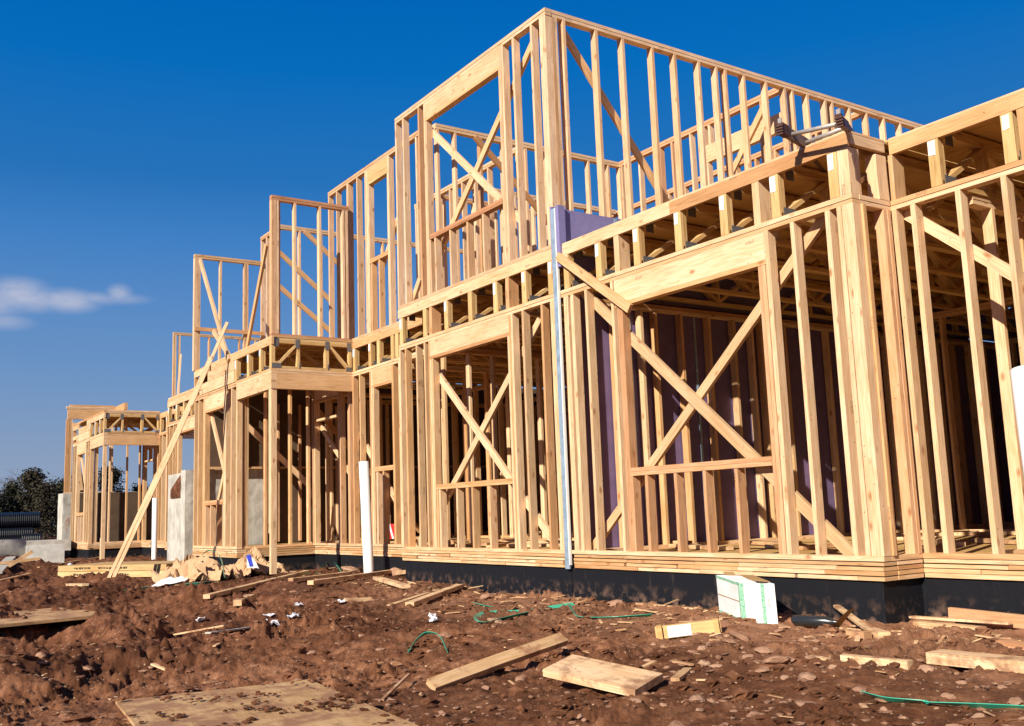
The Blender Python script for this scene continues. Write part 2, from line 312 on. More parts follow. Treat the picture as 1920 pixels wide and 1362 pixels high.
M_LEAF2 = leaf_mat('brown_cedar_foliage', (0.024, 0.020, 0.012), (0.062, 0.052, 0.030))
M_BARK = simple('grey_bark', (0.13, 0.10, 0.085), 0.9, 0.1, 0.4, 6)
M_BRUSH = leaf_mat('dry_brush', (0.02, 0.014, 0.012), (0.055, 0.038, 0.03))

# ------------------------------------------------------------------ object helpers
def tag(o, label=None, cat=None, group=None, kind=None):
    if label: o['label'] = label
    if cat: o['category'] = cat
    if group: o['group'] = group
    if kind: o['kind'] = kind
    return o
def thing(name, loc, label, cat, group=None):
    o = bpy.data.objects.new(name, None); S.collection.objects.link(o)
    o.location = loc; o.empty_display_size = 0.3
    return tag(o, label, cat, group)
def wpos(o):
    p = Vector(o.location)
    while o.parent: o = o.parent; p += Vector(o.location)
    return p
class MB:
    """collects lumber and panels, then links them as ONE mesh object"""
    def __init__(s): s.v = []; s.f = []; s.uv = []; s.t = []
    def quadmesh(s, P, faces, uvs, tone):
        b = len(s.v); s.v += [tuple(p) for p in P]
        for f, q in zip(faces, uvs): s.f.append([b+i for i in f]); s.uv.append(q); s.t.append(tone)
    def beam(s, p0, p1, w, d, side=None, tone=None, jit=0.0, bow=0.0):
        """board from p0 to p1 (axis through the middle), w along 'side', d across it"""
        p0 = Vector(p0); p1 = Vector(p1); ax = p1-p0; L = ax.length; ax.normalize()
        if side is None: side = Vector((1, 0, 0)) if abs(ax.x) < 0.9 else Vector((0, 1, 0))
        a = Vector(side); a = (a-ax*a.dot(ax)).normalized(); b = ax.cross(a)
        if tone is None: tone = rnd.random()*.82
        o = Vector((0, 0, 0))
        if jit: p0 = p0+a*rnd.uniform(-jit, jit)+b*rnd.uniform(-jit, jit)*.6; p1 = p1+a*rnd.uniform(-jit, jit)+b*rnd.uniform(-jit, jit)*.6
        segs = 4 if bow else 1
        rings = []
        for k in range(segs+1):
            t = k/segs; c = p0.lerp(p1, t)+a*(bow*math.sin(math.pi*t))
            rings.append([c+a*(sx*w/2)+b*(sy*d/2) for sx, sy in ((-1, -1), (1, -1), (1, 1), (-1, 1))])
        P = [q for r in rings for q in r]
        u0 = rnd.uniform(0, 60); v0 = rnd.uniform(0, 60); lens = (w, d, w, d)
        F = []; U = []
        for k in range(segs):
            acc = 0
            for j in range(4):
                i0, i1 = 4*k+j, 4*k+(j+1) % 4
                F.append((i0, i1, i1+4, i0+4)); ua, ub = u0+L*k/segs, u0+L*(k+1)/segs; va, vb = v0+acc, v0+acc+lens[j]
                U.append(((ua, va), (ua, vb), (ub, vb), (ub, va))); acc += lens[j]+0.37
        n = 4*segs
        F.append((3, 2, 1, 0)); U.append(((u0+9, v0), (u0+9+w*.3, v0), (u0+9+w*.3, v0+d), (u0+9, v0+d)))
        F.append((n, n+1, n+2, n+3)); U.append(((u0+7, v0), (u0+7+w*.3, v0), (u0+7+w*.3, v0+d), (u0+7, v0+d)))
        s.quadmesh(P, F, U, tone); return s
    def box(s, x0, x1, y0, y1, z0, z1, grain='z', tone=None):
        x, y, z = (x0+x1)/2, (y0+y1)/2, (z0+z1)/2
        if grain == 'z': return s.beam((x, y, z0), (x, y, z1), x1-x0, y1-y0, (1, 0, 0), tone)
        if grain == 'x': return s.beam((x0, y, z), (x1, y, z), y1-y0, z1-z0, (0, 1, 0), tone)
        return s.beam((x, y0, z), (x, y1, z), x1-x0, z1-z0, (1, 0, 0), tone)
    def build(s, name, m, parent=None, label=None):
        V = np.array(s.v, float); o0 = V.min(0)*.5+V.max(0)*.5; o0[2] = V[:, 2].min()
        me = bpy.data.meshes.new(name); me.from_pydata((V-o0).tolist(), [], s.f)
        uvl = me.uv_layers.new(name='UVMap'); flat = [c for q in s.uv for p in q for c in p]
        uvl.data.foreach_set('uv', flat)
        at = me.attributes.new('tone', 'FLOAT', 'FACE'); at.data.foreach_set('value', s.t)
        me.materials.append(m); me.update()
        o = bpy.data.objects.new(name, me); S.collection.objects.link(o)
        if parent is not None: o.parent = parent; o.location = Vector(o0)-wpos(parent)
        else: o.location = o0
        if label: o['label'] = label
        return o
def raw(name, V, F, m, parent=None, smooth=False, tones=None, uvs=None):
    V = np.asarray(V, float); o0 = V.min(0)*.5+V.max(0)*.5; o0[2] = V[:, 2].min()
    me = bpy.data.meshes.new(name); me.from_pydata((V-o0).tolist(), [], [tuple(int(i) for i in f) for f in F])
    if tones is not None:
        at = me.attributes.new('tone', 'FLOAT', 'FACE'); at.data.foreach_set('value', np.asarray(tones, float))
    if smooth: me.polygons.foreach_set('use_smooth', [True]*len(me.polygons))
    for q in (m if isinstance(m, (list, tuple)) else [m]): me.materials.append(q)
    me.update()
    o = bpy.data.objects.new(name, me); S.collection.objects.link(o)
    if parent is not None: o.parent = parent; o.location = Vector(o0)-wpos(parent)
    else: o.location = o0
    return o
def tube(pts, rad, seg=16, cap=True):
    V = []; F = []; n = len(pts)
    if not hasattr(rad, '__len__'): rad = [rad]*n
    for k, p in enumerate(pts):
        p = Vector(p); a = Vector(pts[min(k+1, n-1)])-Vector(pts[max(k-1, 0)]); a.normalize()
        s = a.cross(Vector((0, 0, 1))); s = s.normalized() if s.length > 1e-3 else Vector((1, 0, 0)); u = s.cross(a)
        for j in range(seg):
            th = 2*math.pi*j/seg; V.append(tuple(p+(s*math.cos(th)+u*math.sin(th))*rad[k]))
    for k in range(n-1):
        for j in range(seg):
            F.append((k*seg+j, k*seg+(j+1) % seg, (k+1)*seg+(j+1) % seg, (k+1)*seg+j))
    if cap: F.append(tuple(range(seg))[::-1]); F.append(tuple((n-1)*seg+j for j in range(seg)))
    return V, F

# ------------------------------------------------------------------ ground
_perm = np.random.default_rng(3).permutation(4096)
_gr = np.random.default_rng(4).uniform(0, 2*np.pi, 4096)
def perlin(x, y, seed=0):
    x = np.asarray(x, float)+seed*17.31; y = np.asarray(y, float)+seed*9.17
    xi = np.floor(x).astype(int); yi = np.floor(y).astype(int); xf = x-xi; yf = y-yi
    u = xf*xf*xf*(xf*(xf*6-15)+10); v = yf*yf*yf*(yf*(yf*6-15)+10)
    def g(i, j, dx, dy):
        h = _gr[_perm[(_perm[(i+seed*7) & 4095]+j) & 4095]]; return np.cos(h)*dx+np.sin(h)*dy
    a = g(xi, yi, xf, yf); b = g(xi+1, yi, xf-1, yf); c = g(xi, yi+1, xf, yf-1); d = g(xi+1, yi+1, xf-1, yf-1)
    return (a+(b-a)*u)+((c+(d-c)*u)-(a+(b-a)*u))*v
def smooth(a, b, x):
    t = np.clip((x-a)/(b-a), 0, 1); return t*t*(3-2*t)
def gz(x, y, fine=False):
    x = np.asarray(x, float); y = np.asarray(y, float)
    z = -0.44-0.06*smooth(-9, -4, x)
    z = z-0.15*smooth(-0.9, -3.6, y)*smooth(-22, -6, x)
    near = smooth(-60, -20, x)*smooth(40, 8, y)
    rough = 0.5+0.95*smooth(-1.0, -4.0, x)*smooth(-1.3, -2.9, y)
    rough = rough*near
    lf = 1+.7*smooth(-1.0, -4.0, x)*smooth(-1.3, -2.9, y)
    z = z+rough*lf*(0.10*perlin(x*0.55, y*0.55, 1)+0.085*perlin(x*1.5, y*1.5, 2))
    b = np.abs(perlin(x*2.6, y*2.6, 3)); z = z+rough*(0.10*(0.28-b))
    if fine:
        b2 = np.abs(perlin(x*6.5, y*6.5, 4)); lump = smooth(-0.15, 0.35, perlin(x*0.9, y*0.9, 9))
        cl = smooth(.05, .45, perlin(x*4.3, y*4.3, 51))*(.5+perlin(x*11, y*11, 52))
        rl = smooth(-1.0, -4.0, x)*smooth(-1.3, -2.9, y)
        z = z+near*(0.40+lump+.5*rl)*(0.060*(0.25-b2)+0.030*perlin(x*13, y*13, 5)+0.034*(0.25-np.abs(perlin(x*24, y*24, 6)))+0.018*(0.25-np.abs(perlin(x*52, y*52, 8)))+0.006*perlin(x*95, y*95, 7)+.05*cl)
        # hill of red spoil beyond the last house
    z = z+1.0*np.exp(-(((x+52)/5)**2+((y-9.5)/2.5)**2))
    return z
def ray(px, py): return (px-960)/F_PX*CR-(py-681)/F_PX*CU+CF
def on_ground(px, py):
    d = ray(px, py); lo = 0.5; ts = np.linspace(1.0, 60, 3000)
    P = CAM[None]+ts[:, None]*d[None]; h = P[:, 2]-gz(P[:, 0], P[:, 1])
    k = np.argmax(h < 0) if (h < 0).any() else len(ts)-1
    p = P[k]; return Vector((p[0], p[1], float(gz(p[0], p[1]))))
def on_plane(px, py, z): d = ray(px, py); return Vector(CAM+d*(z-CAM[2])/d[2])
def at_y(px, py, Y): d = ray(px, py); return Vector(CAM+d*(Y-CAM[1])/d[1])
def at_x(px, py, X): d = ray(px, py); return Vector(CAM+d*(X-CAM[0])/d[0])

fwd = math.atan2(CF[1], CF[0])
ang = np.concatenate([np.linspace(-math.pi, -0.75, 60, endpoint=False), np.linspace(-0.75, 0.75, 1150, endpoint=False), np.linspace(0.75, math.pi, 60, endpoint=False)])+fwd
rad = np.concatenate([[0.05, 0.6, 1.2], np.geomspace(1.6, 30, 720), np.geomspace(31, 900, 60)])
AA, RR = np.meshgrid(ang, rad); GX = CAM[0]+RR*np.cos(AA); GY = CAM[1]+RR*np.sin(AA)
GZ = gz(GX, GY, True)
nr_, na_ = AA.shape
GV = np.stack([GX, GY, GZ], -1).reshape(-1, 3)
ii, jj = np.meshgrid(np.arange(nr_-1), np.arange(na_), indexing='ij'); j2 = (jj+1) % na_
GF = np.stack([ii*na_+jj, ii*na_+j2, (ii+1)*na_+j2, (ii+1)*na_+jj], -1).reshape(-1, 4)[:, ::-1]
me = bpy.data.meshes.new('ground'); me.vertices.add(len(GV)); me.vertices.foreach_set('co', GV.ravel())
me.loops.add(GF.size); me.loops.foreach_set('vertex_index', GF.ravel()); me.polygons.add(len(GF))
me.polygons.foreach_set('loop_start', np.arange(0, GF.size, 4)); me.polygons.foreach_set('loop_total', np.full(len(GF), 4))
me.polygons.foreach_set('use_smooth', np.ones(len(GF), bool)); me.update(calc_edges=True); me.materials.append(M_DIRT)
go = bpy.data.objects.new('ground', me); S.collection.objects.link(go); go['kind'] = 'structure'

# ------------------------------------------------------------------ framing kit
T, D = 0.038, 0.089                # a two-by-four
Z1, PB, PT = 0.0, 2.67, 2.746      # top of the sole plate, underside and top of the double plate
RB, RT = 3.12, 3.235               # ribbon board under the upper deck
Z2, PB2, PT2 = 3.293, 5.96, 6.04   # upper storey
def stud(parent, x, y, z0, z1, name='stud', ax='x', w=T, d=D, m=MW, tone=None):
    """vertical board; its narrow front starts at x (facade walls) or y (side walls)"""
    b = MB(); j = 0.003
    if ax == 'x': b.beam((x+w/2, y+d/2, z0), (x+w/2, y+d/2, z1), w, d, (1, 0, 0), tone, j, rnd.uniform(-.004, .004))
    else: b.beam((x+d/2, y+w/2, z0), (x+d/2, y+w/2, z1), d, w, (1, 0, 0), tone, j, 0)
    return b.build(name, m, parent)
def brace(parent, p0, p1, side, name='brace', w=D, d=T, m=MW, tone=None):
    b = MB(); b.beam(p0, p1, w, d, side, tone, 0.002); return b.build(name, m, parent)
def wall_x(house, x0, x1, y, z0, pb, pt, m=MW, sole=True, single=False, name='wall_frame'):
    """plates of a wall along the facade, seen as one frame"""
    b = MB(); h = (pt-pb)/2
    b.box(x0, x1, y, y+D, pb, pb+h-.005, 'x'); b.box(x0+rnd.uniform(0, .01), x1, y-.004, y+D-.003, pb+h, pt, 'x')
    o = b.build(name, m, house)
    if sole: q = MB(); q.box(x0, x1, y-.001, y+D, z0-T, z0, 'x'); q.build('sole_plate', m, o)
    return o
def wall_y(house, x, y0, y1, z0, pb, pt, m=MW, sole=True, name='wall_frame'):
    b = MB(); h = (pt-pb)/2
    b.box(x, x+D, y0, y1, pb, pb+h-.005, 'y'); b.box(x, x+D+.004, y0, y1, pb+h, pt, 'y')
    o = b.build(name, m, house)
    if sole: q = MB(); q.box(x, x+D+.001, y0, y1, z0-T, z0, 'y'); q.build('sole_plate', m, o)
    return o
def header(parent, x0, x1, y, z0, z1, m=MW, flat=True, name='header'):
    b = MB(); b.box(x0, x1, y+.001, y+D-.004, z0+T+.002 if flat else z0, z1, 'x', rnd.uniform(.1, .5))
    if flat: b.box(x0, x1, y-.001, y+D, z0, z0+T, 'x', rnd.uniform(.55, .85))
    return b.build(name, m, parent)
def wsill(parent, x0, x1, y, z0, z1, m=MW):
    b = MB(); h = (z1-z0)/2
    b.box(x0, x1, y-.004, y+D, z0, z0+h-.001, 'x', rnd.uniform(.6, .9)); b.box(x0, x1, y-.003, y+D-.002, z0+h+.001, z1, 'x', rnd.uniform(.6, .9))
    return b.build('window_sill', m, parent)
def band(house, x0, x1, y, side=None):
    """flat two-by stack between foundation and sole plate, with butt joints"""
    b = MB(); z = -0.178
    rows = ((-.178, -.142), (-.1415, -.106), (-.1055, -.072), (-.070, -.040))
    L = x1-x0
    for k, (a, c) in enumerate(rows):
        x = x0
        while x < x1-.01:
            e = min(x1, x+rnd.uniform(.35, 1.1) if k < 3 else x1); 
            if x1-e < .12: e = x1
            b.box(x+.001, e-rnd.choice([.002, .003, .004, .03]), y+rnd.uniform(-.004, .008), y+.16, a, c-rnd.choice([.003, .006, .008]), 'x'); x = e
    return b.build('sill_stack', MW, house)
def band_y(house, x, y0, y1, xin):
    b = MB()
    for k, (a, c) in enumerate(((-.178, -.142), (-.1415, -.106), (-.1055, -.072), (-.070, -.040))):
        b.box(min(x, xin), max(x, xin)+rnd.uniform(-.003, .003), y0, y1, a, c-.006, 'y')
    return b.build('sill_stack', MW, house)
def floor_truss(house, x, y0, length, paper=True, m=MWY, plates=True):
    """open web floor truss running back from the facade; chords flat, posts and diagonals between"""
    b = MB(); x1 = x+D; zb, zt = PT+.003, RT-.004
    b.box(x, x1, y0+.02, y0+length, zb, zb+.038, 'y'); b.box(x, x1, y0+.040, y0+length, zt-.038, zt, 'y'); b.box(x, x1, y0+.041, y0+length, zt-.078, zt-.040, 'y')
    b.box(x, x1, y0, y0+.037, zb+.002, RB-.002, 'z', rnd.uniform(0, .4)); b.box(x+.002, x1-.002, y0+.0385, y0+.075, zb+.0385, zt-.079, 'z', rnd.uniform(0, .4))
    y = y0+.075; k = 0
    while y < y0+length-.6:
        xm = x+D/2; step = .58 if k % 2 == 0 else .50
        p, q = ((y, zb+.04), (y+step, zt-.08)) if k % 2 == 0 else ((y, zt-.08), (y+step, zb+.04))
        if k % 3 == 1: b.box(x, x1, y-.019, y+.019, zb+.039, zt-.079, 'z')
        b.beam((xm, p[0], p[1]), (xm, q[0], q[1]), D-.004, .038, (1, 0, 0)); y += step; k += 1
    o = b.build('floor_truss', m, house)
    if plates:
        p = MB(); p.box(x1+.0005, x1+.003, y0+.045, y0+.20, zb+.003, zb+.085, 'y'); p.build('nail_plate', M_PLATE, o)
        p = MB(); p.box(x1+.0005, x1+.003, y0+.10, y0+.20, zt-.15, zt-.01, 'y'); p.build('nail_plate', M_PLATE, o)
    if paper:
        p = MB(); w = rnd.uniform(.045, .06); h = rnd.uniform(.10, .14); z = RB-rnd.uniform(.005, .02); xa = x+rnd.uniform(.0, .012)
        c = rnd.uniform(-.012, .012)
        p.quadmesh([(xa, y0-.003, z-h), (xa+w, y0-.004, z-h+c), (xa+w+.004, y0-.003, z), (xa, y0-.003, z),
                    (xa, y0-.0015, z-h), (xa+w, y0-.0015, z-h+c), (xa+w+.004, y0-.0015, z), (xa, y0-.0015, z)],
                   [(0, 1, 2, 3), (7, 6, 5, 4), (0, 4, 5, 1), (3, 2, 6, 7)], [((0, 0), (w, 0), (w, h), (0, h))]*4, .5)
        p.build('paper_tag', M_PAPER, o)
    return o
def rim(house, x0, x1, y, seam=None):
    b = MB(); xs = [x0]+([seam] if seam else [])+[x1]
    for a, c in zip(xs, xs[1:]): b.box(a, c-.001, y-.002, y+.036, RB, RT, 'x')
    b.box(x0, x1, y+.002, y+.06, RT+.0005, RT+.019, 'x')
    return b.build('ribbon_board', MW, house)
def deck(house, x0, x1, y0, y1, z0=RT+.0195, z1=RT+.038, name='upper_deck', m=None):
    b = MB(); x = x0
    k = 0
    while x < x1-.01:
        e = min(x1, x+2.44); y = y0
        while y < y1-.01:
            f = min(y1, y+1.22); b.box(x+.001, e-.002, y+.001, f-.002, z0, z1, 'x'); y = f
        x = e
    return b.build(name, m or M_SUB, house)
def fnd(house, boxes):
    b = MB()
    for q in boxes: b.box(*q, grain='x', tone=.5)
    return b.build('foundation', M_FND, house)

def front_bay(h, x, studs, win, hx, hz, sill, crip, jacks, y=0.0, z0=Z1, pb=PB, pt=PT, m=MW, x0=None, x1=None, sole=True):
    w = wall_x(h, x0, x1, y, z0, pb, pt, m, sole)
    for s in studs: stud(w, s[0] if isinstance(s, tuple) else s, y, z0, pb, w=s[1] if isinstance(s, tuple) else T, m=m)
    return w

# ================================================================== MIDDLE HOUSE (two storeys)
HB = thing('house_frame', (-8.0, 0.6, -.46), 'two storey timber house frame in the middle with a tall upper wall and porch', 'house frame', 'timber house frames in a row')
def lower_B1(h, dx=0.0, full=True):
    w = wall_x(h, -7.5+dx, -3.86+dx, 0, Z1, PB, PT)
    for s in (-7.497, -7.33, -7.02, -6.80, -4.725, -4.50, -4.13): stud(w, s+dx, 0, Z1, PB, tone=rnd.random())
    for s in (-3.945, -3.905): stud(w, s+dx, 0, Z1, PB, name='corner_stud')
    for s in (-6.675, -6.635, -6.597): stud(w, s+dx, .001, Z1, PB if s < -6.65 else 2.425, name='trimmer_stud')
    for s in (-4.80, -4.764): stud(w, s+dx, .001, Z1, 2.425 if s < -4.78 else PB, name='trimmer_stud')
    header(w, -6.635+dx, -4.765+dx, 0, 2.425, PB-.002)
    wsill(w, -6.556+dx, -4.803+dx, 0, .728, .792)
    for s in (-6.483, -6.06, -5.695, -5.317): stud(w, s+dx, .002, Z1, .727, name='cripple_stud', m=MWP if s > -5.5 else MW)
    if full:
        stud(w, -6.549, .002, Z1, .727, name='cripple_stud')
        Y = .113
        brace(w, (-6.75+dx, Y, 2.34), (-4.22+dx, Y, .10), (0, 1, 0), w=T, d=D, tone=.05)
        brace(w, (-4.35+dx, Y+.04, 2.55), (-7.25+dx, Y+.04, -.0), (0, 1, 0), w=T, d=D, tone=.3)
        brace(w, (-6.95+dx, Y+.05, .55), (-7.33+dx, Y+.05, .0), (0, 1, 0), w=T, d=D, tone=.1)
    return w
def lower_B2(h, dx=0.0, full=True):
    """recessed wall: narrow window beside the front door"""
    y = .49
    w = wall_x(h, -11.84+dx, -7.5+dx, y, Z1, PB, PT)
    for s, wd in ((-10.08, T), (-9.83, T), (-9.45, T), (-8.69, .06), (-8.47, T)): stud(w, s+dx, y, Z1, PB, w=wd)
    for s in (-9.40, -9.335): stud(w, s+dx, y, Z1, PB if s < -9.38 else 2.40, name='trimmer_stud', w=.05 if s < -9.38 else T)
    header(w, -9.36+dx, -8.69+dx, y, 2.40, PB-.002)
    wsill(w, -9.297+dx, -8.69+dx, y, 1.095, 1.165)
    for s in (-9.253, -9.05): stud(w, s+dx, y+.002, Z1, 1.093, name='cripple_stud', m=MWP)
    # door opening with a transom light over it
    for s in (-11.80, -11.76, -11.70, -11.66): stud(w, s+dx, y, Z1, PB, name='trimmer_stud')
    for s in (-10.66, -10.60, -10.28, -10.24): stud(w, s+dx, y, Z1, PB, name='trimmer_stud', m=MWP)
    header(w, -11.62+dx, -10.66+dx, y, 2.41, PB-.002)
    b = MB(); b.box(-11.60+dx, -10.66+dx, y-.001, y+D, 2.08, 2.118, 'x'); b.build('transom_rail', MW, w)
    stud(w, -11.13+dx, y, 2.12, 2.41, name='cripple_stud')
    if full: brace(w, (-11.9, y+.12, 2.2), (-9.9, y+.12, .72), (0, 1, 0), w=T, d=D)
    if full: brace(w, (-10.2, y+.12, 1.85), (-8.4, y+.12, .25), (0, 1, 0), w=T, d=D)
    return w
def lower_C1(h, dx=0.0, full=True):
    y = -.86
    w = wall_x(h, -14.15+dx, -11.7+dx, y, Z1, PB, PT)
    for s, wd in ((-14.146, T), (-13.90, T), (-13.59, .09), (-12.40, .115), (-12.03, T), (-11.76, .06)): stud(w, s+dx, y, Z1, PB, w=wd)
    stud(w, -13.495+dx, y+.001, Z1, 2.38, name='trimmer_stud'); stud(w, -12.44+dx, y+.001, Z1, 2.38, name='trimmer_stud')
    header(w, -13.50+dx, -12.40+dx, y, 2.385, PB-.002)
    wsill(w, -13.455+dx, -12.44+dx, y, .715, .795)
    for s in (-13.45, -13.14, -12.80): stud(w, s+dx, y+.002, Z1, .714, name='cripple_stud', m=MWP)
    brace(w, (-13.55+dx, y+.115, 2.45), (-12.3+dx, y+.115, .75), (0, 1, 0), w=T, d=D, tone=.1)
    if full: brace(w, (-12.35, y+.155, 2.0), (-13.25, y+.155, .62), (0, 1, 0), w=T, d=D, tone=.3)
    # side wall of the porch recess
    s_ = wall_y(h, -11.81+dx, -.77, .49, Z1, PB, PT)
    for q in (-.742, -.695, -.37, .07, .40): stud(s_, -11.81+dx, q, Z1, PB, ax='y')
    if full: brace(s_, (-11.93, -.7, 2.1), (-11.93, .5, 1.0), (1, 0, 0), w=T, d=D)
    return w
def porch(h, dx=0.0, ground_z=-.39):
    X = -10.07+dx; y0 = -.877; x0 = -11.70+dx
    b = MB(); b.box(x0, X-.001, y0, y0+D, 2.43, PB, 'x', .3); b.box(x0, X, y0-.002, y0+D, PB+.002, PB+.038, 'x'); b.box(x0, X+.001, y0-.003, y0+D, PB+.04, PT, 'x')
    b.build('porch_beam', MW, h)
    b = MB(); b.box(X-D, X+.002, y0+D+.001, .488, 2.43, PB, 'y', .55); b.box(X-D, X, y0+D+.001, .488, PB+.002, PB+.038, 'y'); b.box(X-D, X+.003, y0+D+.001, .488, PB+.04, PT, 'y')
    b.build('porch_beam', MW, h)
    b = MB(); b.beam((X-.055, y0+.05, ground_z), (X-.055, y0+.05, 2.429), .075, D, (1, 0, 0), .15); p = b.build('porch_post', MW, h)
    b = MB()
    if dx == 0: b.beam((X-.112, y0+.05, .22), (X-.112, y0+.05, 2.43), .037, D, (1, 0, 0), .05)
    else: b.beam((X-.135, y0+.05, ground_z), (X-.135, y0+.05, .12), .06, D, (1, 0, 0), .1)
    b.build('post_splice', MW, p)
    # side truss of the porch roof
    b = MB(); xa, xb = X-D, X-.001; zb, zt = PT+.003, RT-.004
    b.box(xa, xb, y0, .488, zb, zb+.038, 'y', .2); b.box(xa, xb, y0, .488, zt-.04, zt, 'y', .2); b.box(xa, xb, y0, .488, zt-.082, zt-.042, 'y', .3)
    for q, wd in ((y0+.002, .06), (-.452, .045), (.024, .06), (.438, .045)): b.box(xa+.002, xb-.002, q, q+wd, zb+.039, zt-.083, 'z', .25)
    xm = (xa+xb)/2
    b.beam((xm, -.775, zb+.05), (xm, -.45, zt-.08), .08, .038, (1, 0, 0), .2); b.beam((xm, .10, zt-.08), (xm, .44, zb+.05), .08, .038, (1, 0, 0), .2)
    tr = b.build('porch_truss', MWY, h)
    for (ya, yb, za, zc) in ((y0+.045, y0+.12, zt-.14, zt-.005), (-.482, -.41, zt-.15, zt-.01), (.02, .09, zt-.15, zt-.01), (.40, .465, zt-.15, zt-.01), (y0+.01, y0+.16, zb+.002, zb+.08), (-.42, -.40, zb+.01, zb+.10), (.06, .085, zb+.01, zb+.10), (.38, .47, zb+.002, zb+.07)):
        q = MB(); q.box(X, X+.003, ya, yb, za, zc, 'y'); q.build('nail_plate', M_PLATE, tr)
    rim(h, -13.1+dx if dx == 0 else -12.2+dx, X+.02, y0)
    b = MB(); b.box(X-.036, X+.004, y0+.04, .488, RT+.0005, RT+.038, 'y'); b.build('deck_edge', MW, h)
    for q in (-11.80, -11.19, -10.62): floor_truss(h, q+dx, y0+.001, 4.5, True)
    b = MB(); b.box(-13.30+dx, -11.83+dx, y0, y0+.04, PT+.004, PT+.20, 'x', .2); b.box(-13.30+dx, -11.83+dx, y0-.001, y0+.04, PT+.204, RB-.003, 'x', .35)
    b.box(-14.15+dx, -13.31+dx, y0+.002, y0+.04, RB, RT, 'x'); b.box(-14.15+dx, -13.31+dx, y0+.003, y0+.04, PT+.10, PT+.2, 'x'); b.box(-13.62+dx, -13.32+dx, y0+.004, y0+.036, PT+.004, PT+.098, 'x'); b.box(-14.13+dx, -14.09+dx, y0, y0+D, PT+.003, RB-.003, 'z'); b.box(-14.15+dx, -13.1+dx, y0+.005, y0+.06, RT+.001, RT+.02, 'x')
    b.build('rim_beam', MW, h)

lower_B1(HB); lower_B2(HB); lower_C1(HB); porch(HB)
band(HB, -7.5, -3.86, -.012); band(HB, -11.65, -7.505, .478); band(HB, -14.15, -11.66, -.872); band_y(HB, -11.655, -.72, .478, -11.80)
fnd(HB, [(-7.46, -3.79, .015, .22, -1.2, -.181), (-11.9, -7.47, .505, .72, -1.2, -.181), (-14.15, -11.69, -.845, -.62, -1.2, -.181), (-11.90, -11.69, -.615, .50, -1.2, -.181), (-7.46, -7.26, .225, .50, -1.2, -.181)])
# deck edges
for s in (-7.465, -6.80, -6.237, -5.648, -5.075, -4.476, -3.965): floor_truss(HB, s, 0.001, 6.5, s not in (-6.80, -5.648))
for s in (-6.635, -4.81): stud(HB, s, .002, PT+.002, RB-.002, name='blocking_post', w=.07, d=.14)
for s in (-10.05, -9.47, -9.175, -8.70, -8.55): floor_truss(HB, s, .49, 6.0, s in (-10.05, -9.47))
rim(HB, -7.51, -3.855, 0, -5.4); rim(HB, -10.06, -7.512, .49)
deck(HB, -10.05, -3.86, .55, 7.6); deck(HB, -7.5, -3.86, .06, .548, name='upper_deck'); deck(HB, -14.1, -10.07, -.80, 7.6)
deck(HB, -7.48, -3.86, .09, 7.6, -.058, -.039, 'ground_floor'); deck(HB, -14.1, -7.49, .58, 7.6, -.058, -.039, 'ground_floor'); deck(HB, -14.1, -11.82, -.77, .57, -.058, -.039, 'ground_floor')
# upper storey, tall front bay
w = wall_x(HB, -7.5, -3.81, 0, Z2, PB2, PT2, MWP)
for s in (-7.497, -7.275, -6.82, -4.725, -4.49, -4.12): stud(w, s, 0, Z2, PB2, m=MWP)
for s in (-3.935, -3.895, -3.855): stud(w, s, 0, Z2, PB2, name='corner_stud', m=MWP, tone=.1)
for s in (-6.66, -6.62): stud(w, s, .001, Z2, PB2 if s < -6.65 else 5.685, name='trimmer_stud', m=MWP)
for s in (-4.80, -4.764): stud(w, s, .001, Z2, 5.685 if s < -4.78 else PB2, name='trimmer_stud', m=MWP)
header(w, -6.62, -4.766, 0, 5.69, PB2-.002, MW)
wsill(w, -6.555, -4.80, 0, 4.02, 4.088, MWR)
for s in (-6.577, -6.45, -6.057, -5.637, -5.268): stud(w, s, .002, Z2, 4.018, name='cripple_stud', m=MWP)
brace(w, (-6.70, .115, 5.63), (-4.55, .115, 3.74), (0, 1, 0), w=T, d=D, tone=.05, m=MW)
brace(w, (-4.10, .155, 6.0), (-6.85, .155, 3.62), (0, 1, 0), w=T, d=D, tone=.5, m=MW)
brace(w, (-7.05, .12, 3.62), (-7.33, .12, 3.3), (0, 1, 0), w=T, d=D, tone=.3)
# tall wall along the party line
w = wall_y(HB, -3.905, D+.002, 9.3, Z2, PB2, PT2, MWP)
ys = [.09, .25, .722, 1.134, 1.604, 1.97, 2.383, 2.695, 2.855, 3.20, 3.62, 3.995, 4.15, 4.45, 4.83, 4.98, 5.36, 5.75, 6.15, 6.55, 6.92, 7.30, 7.7, 8.1, 8.5, 8.9, 9.25]
for q in ys: stud(w, -3.905, q, Z2, PB2, ax='y', m=MWP, tone=rnd.uniform(0, .55))
stud(w, -3.905, .13, Z2, PB2, ax='y', m=MW, name='corner_stud', tone=.05)
brace(w, (-3.96, .33, 5.93), (-3.96, 2.42, 3.35), (1, 0, 0), w=T, d=D, tone=.55)
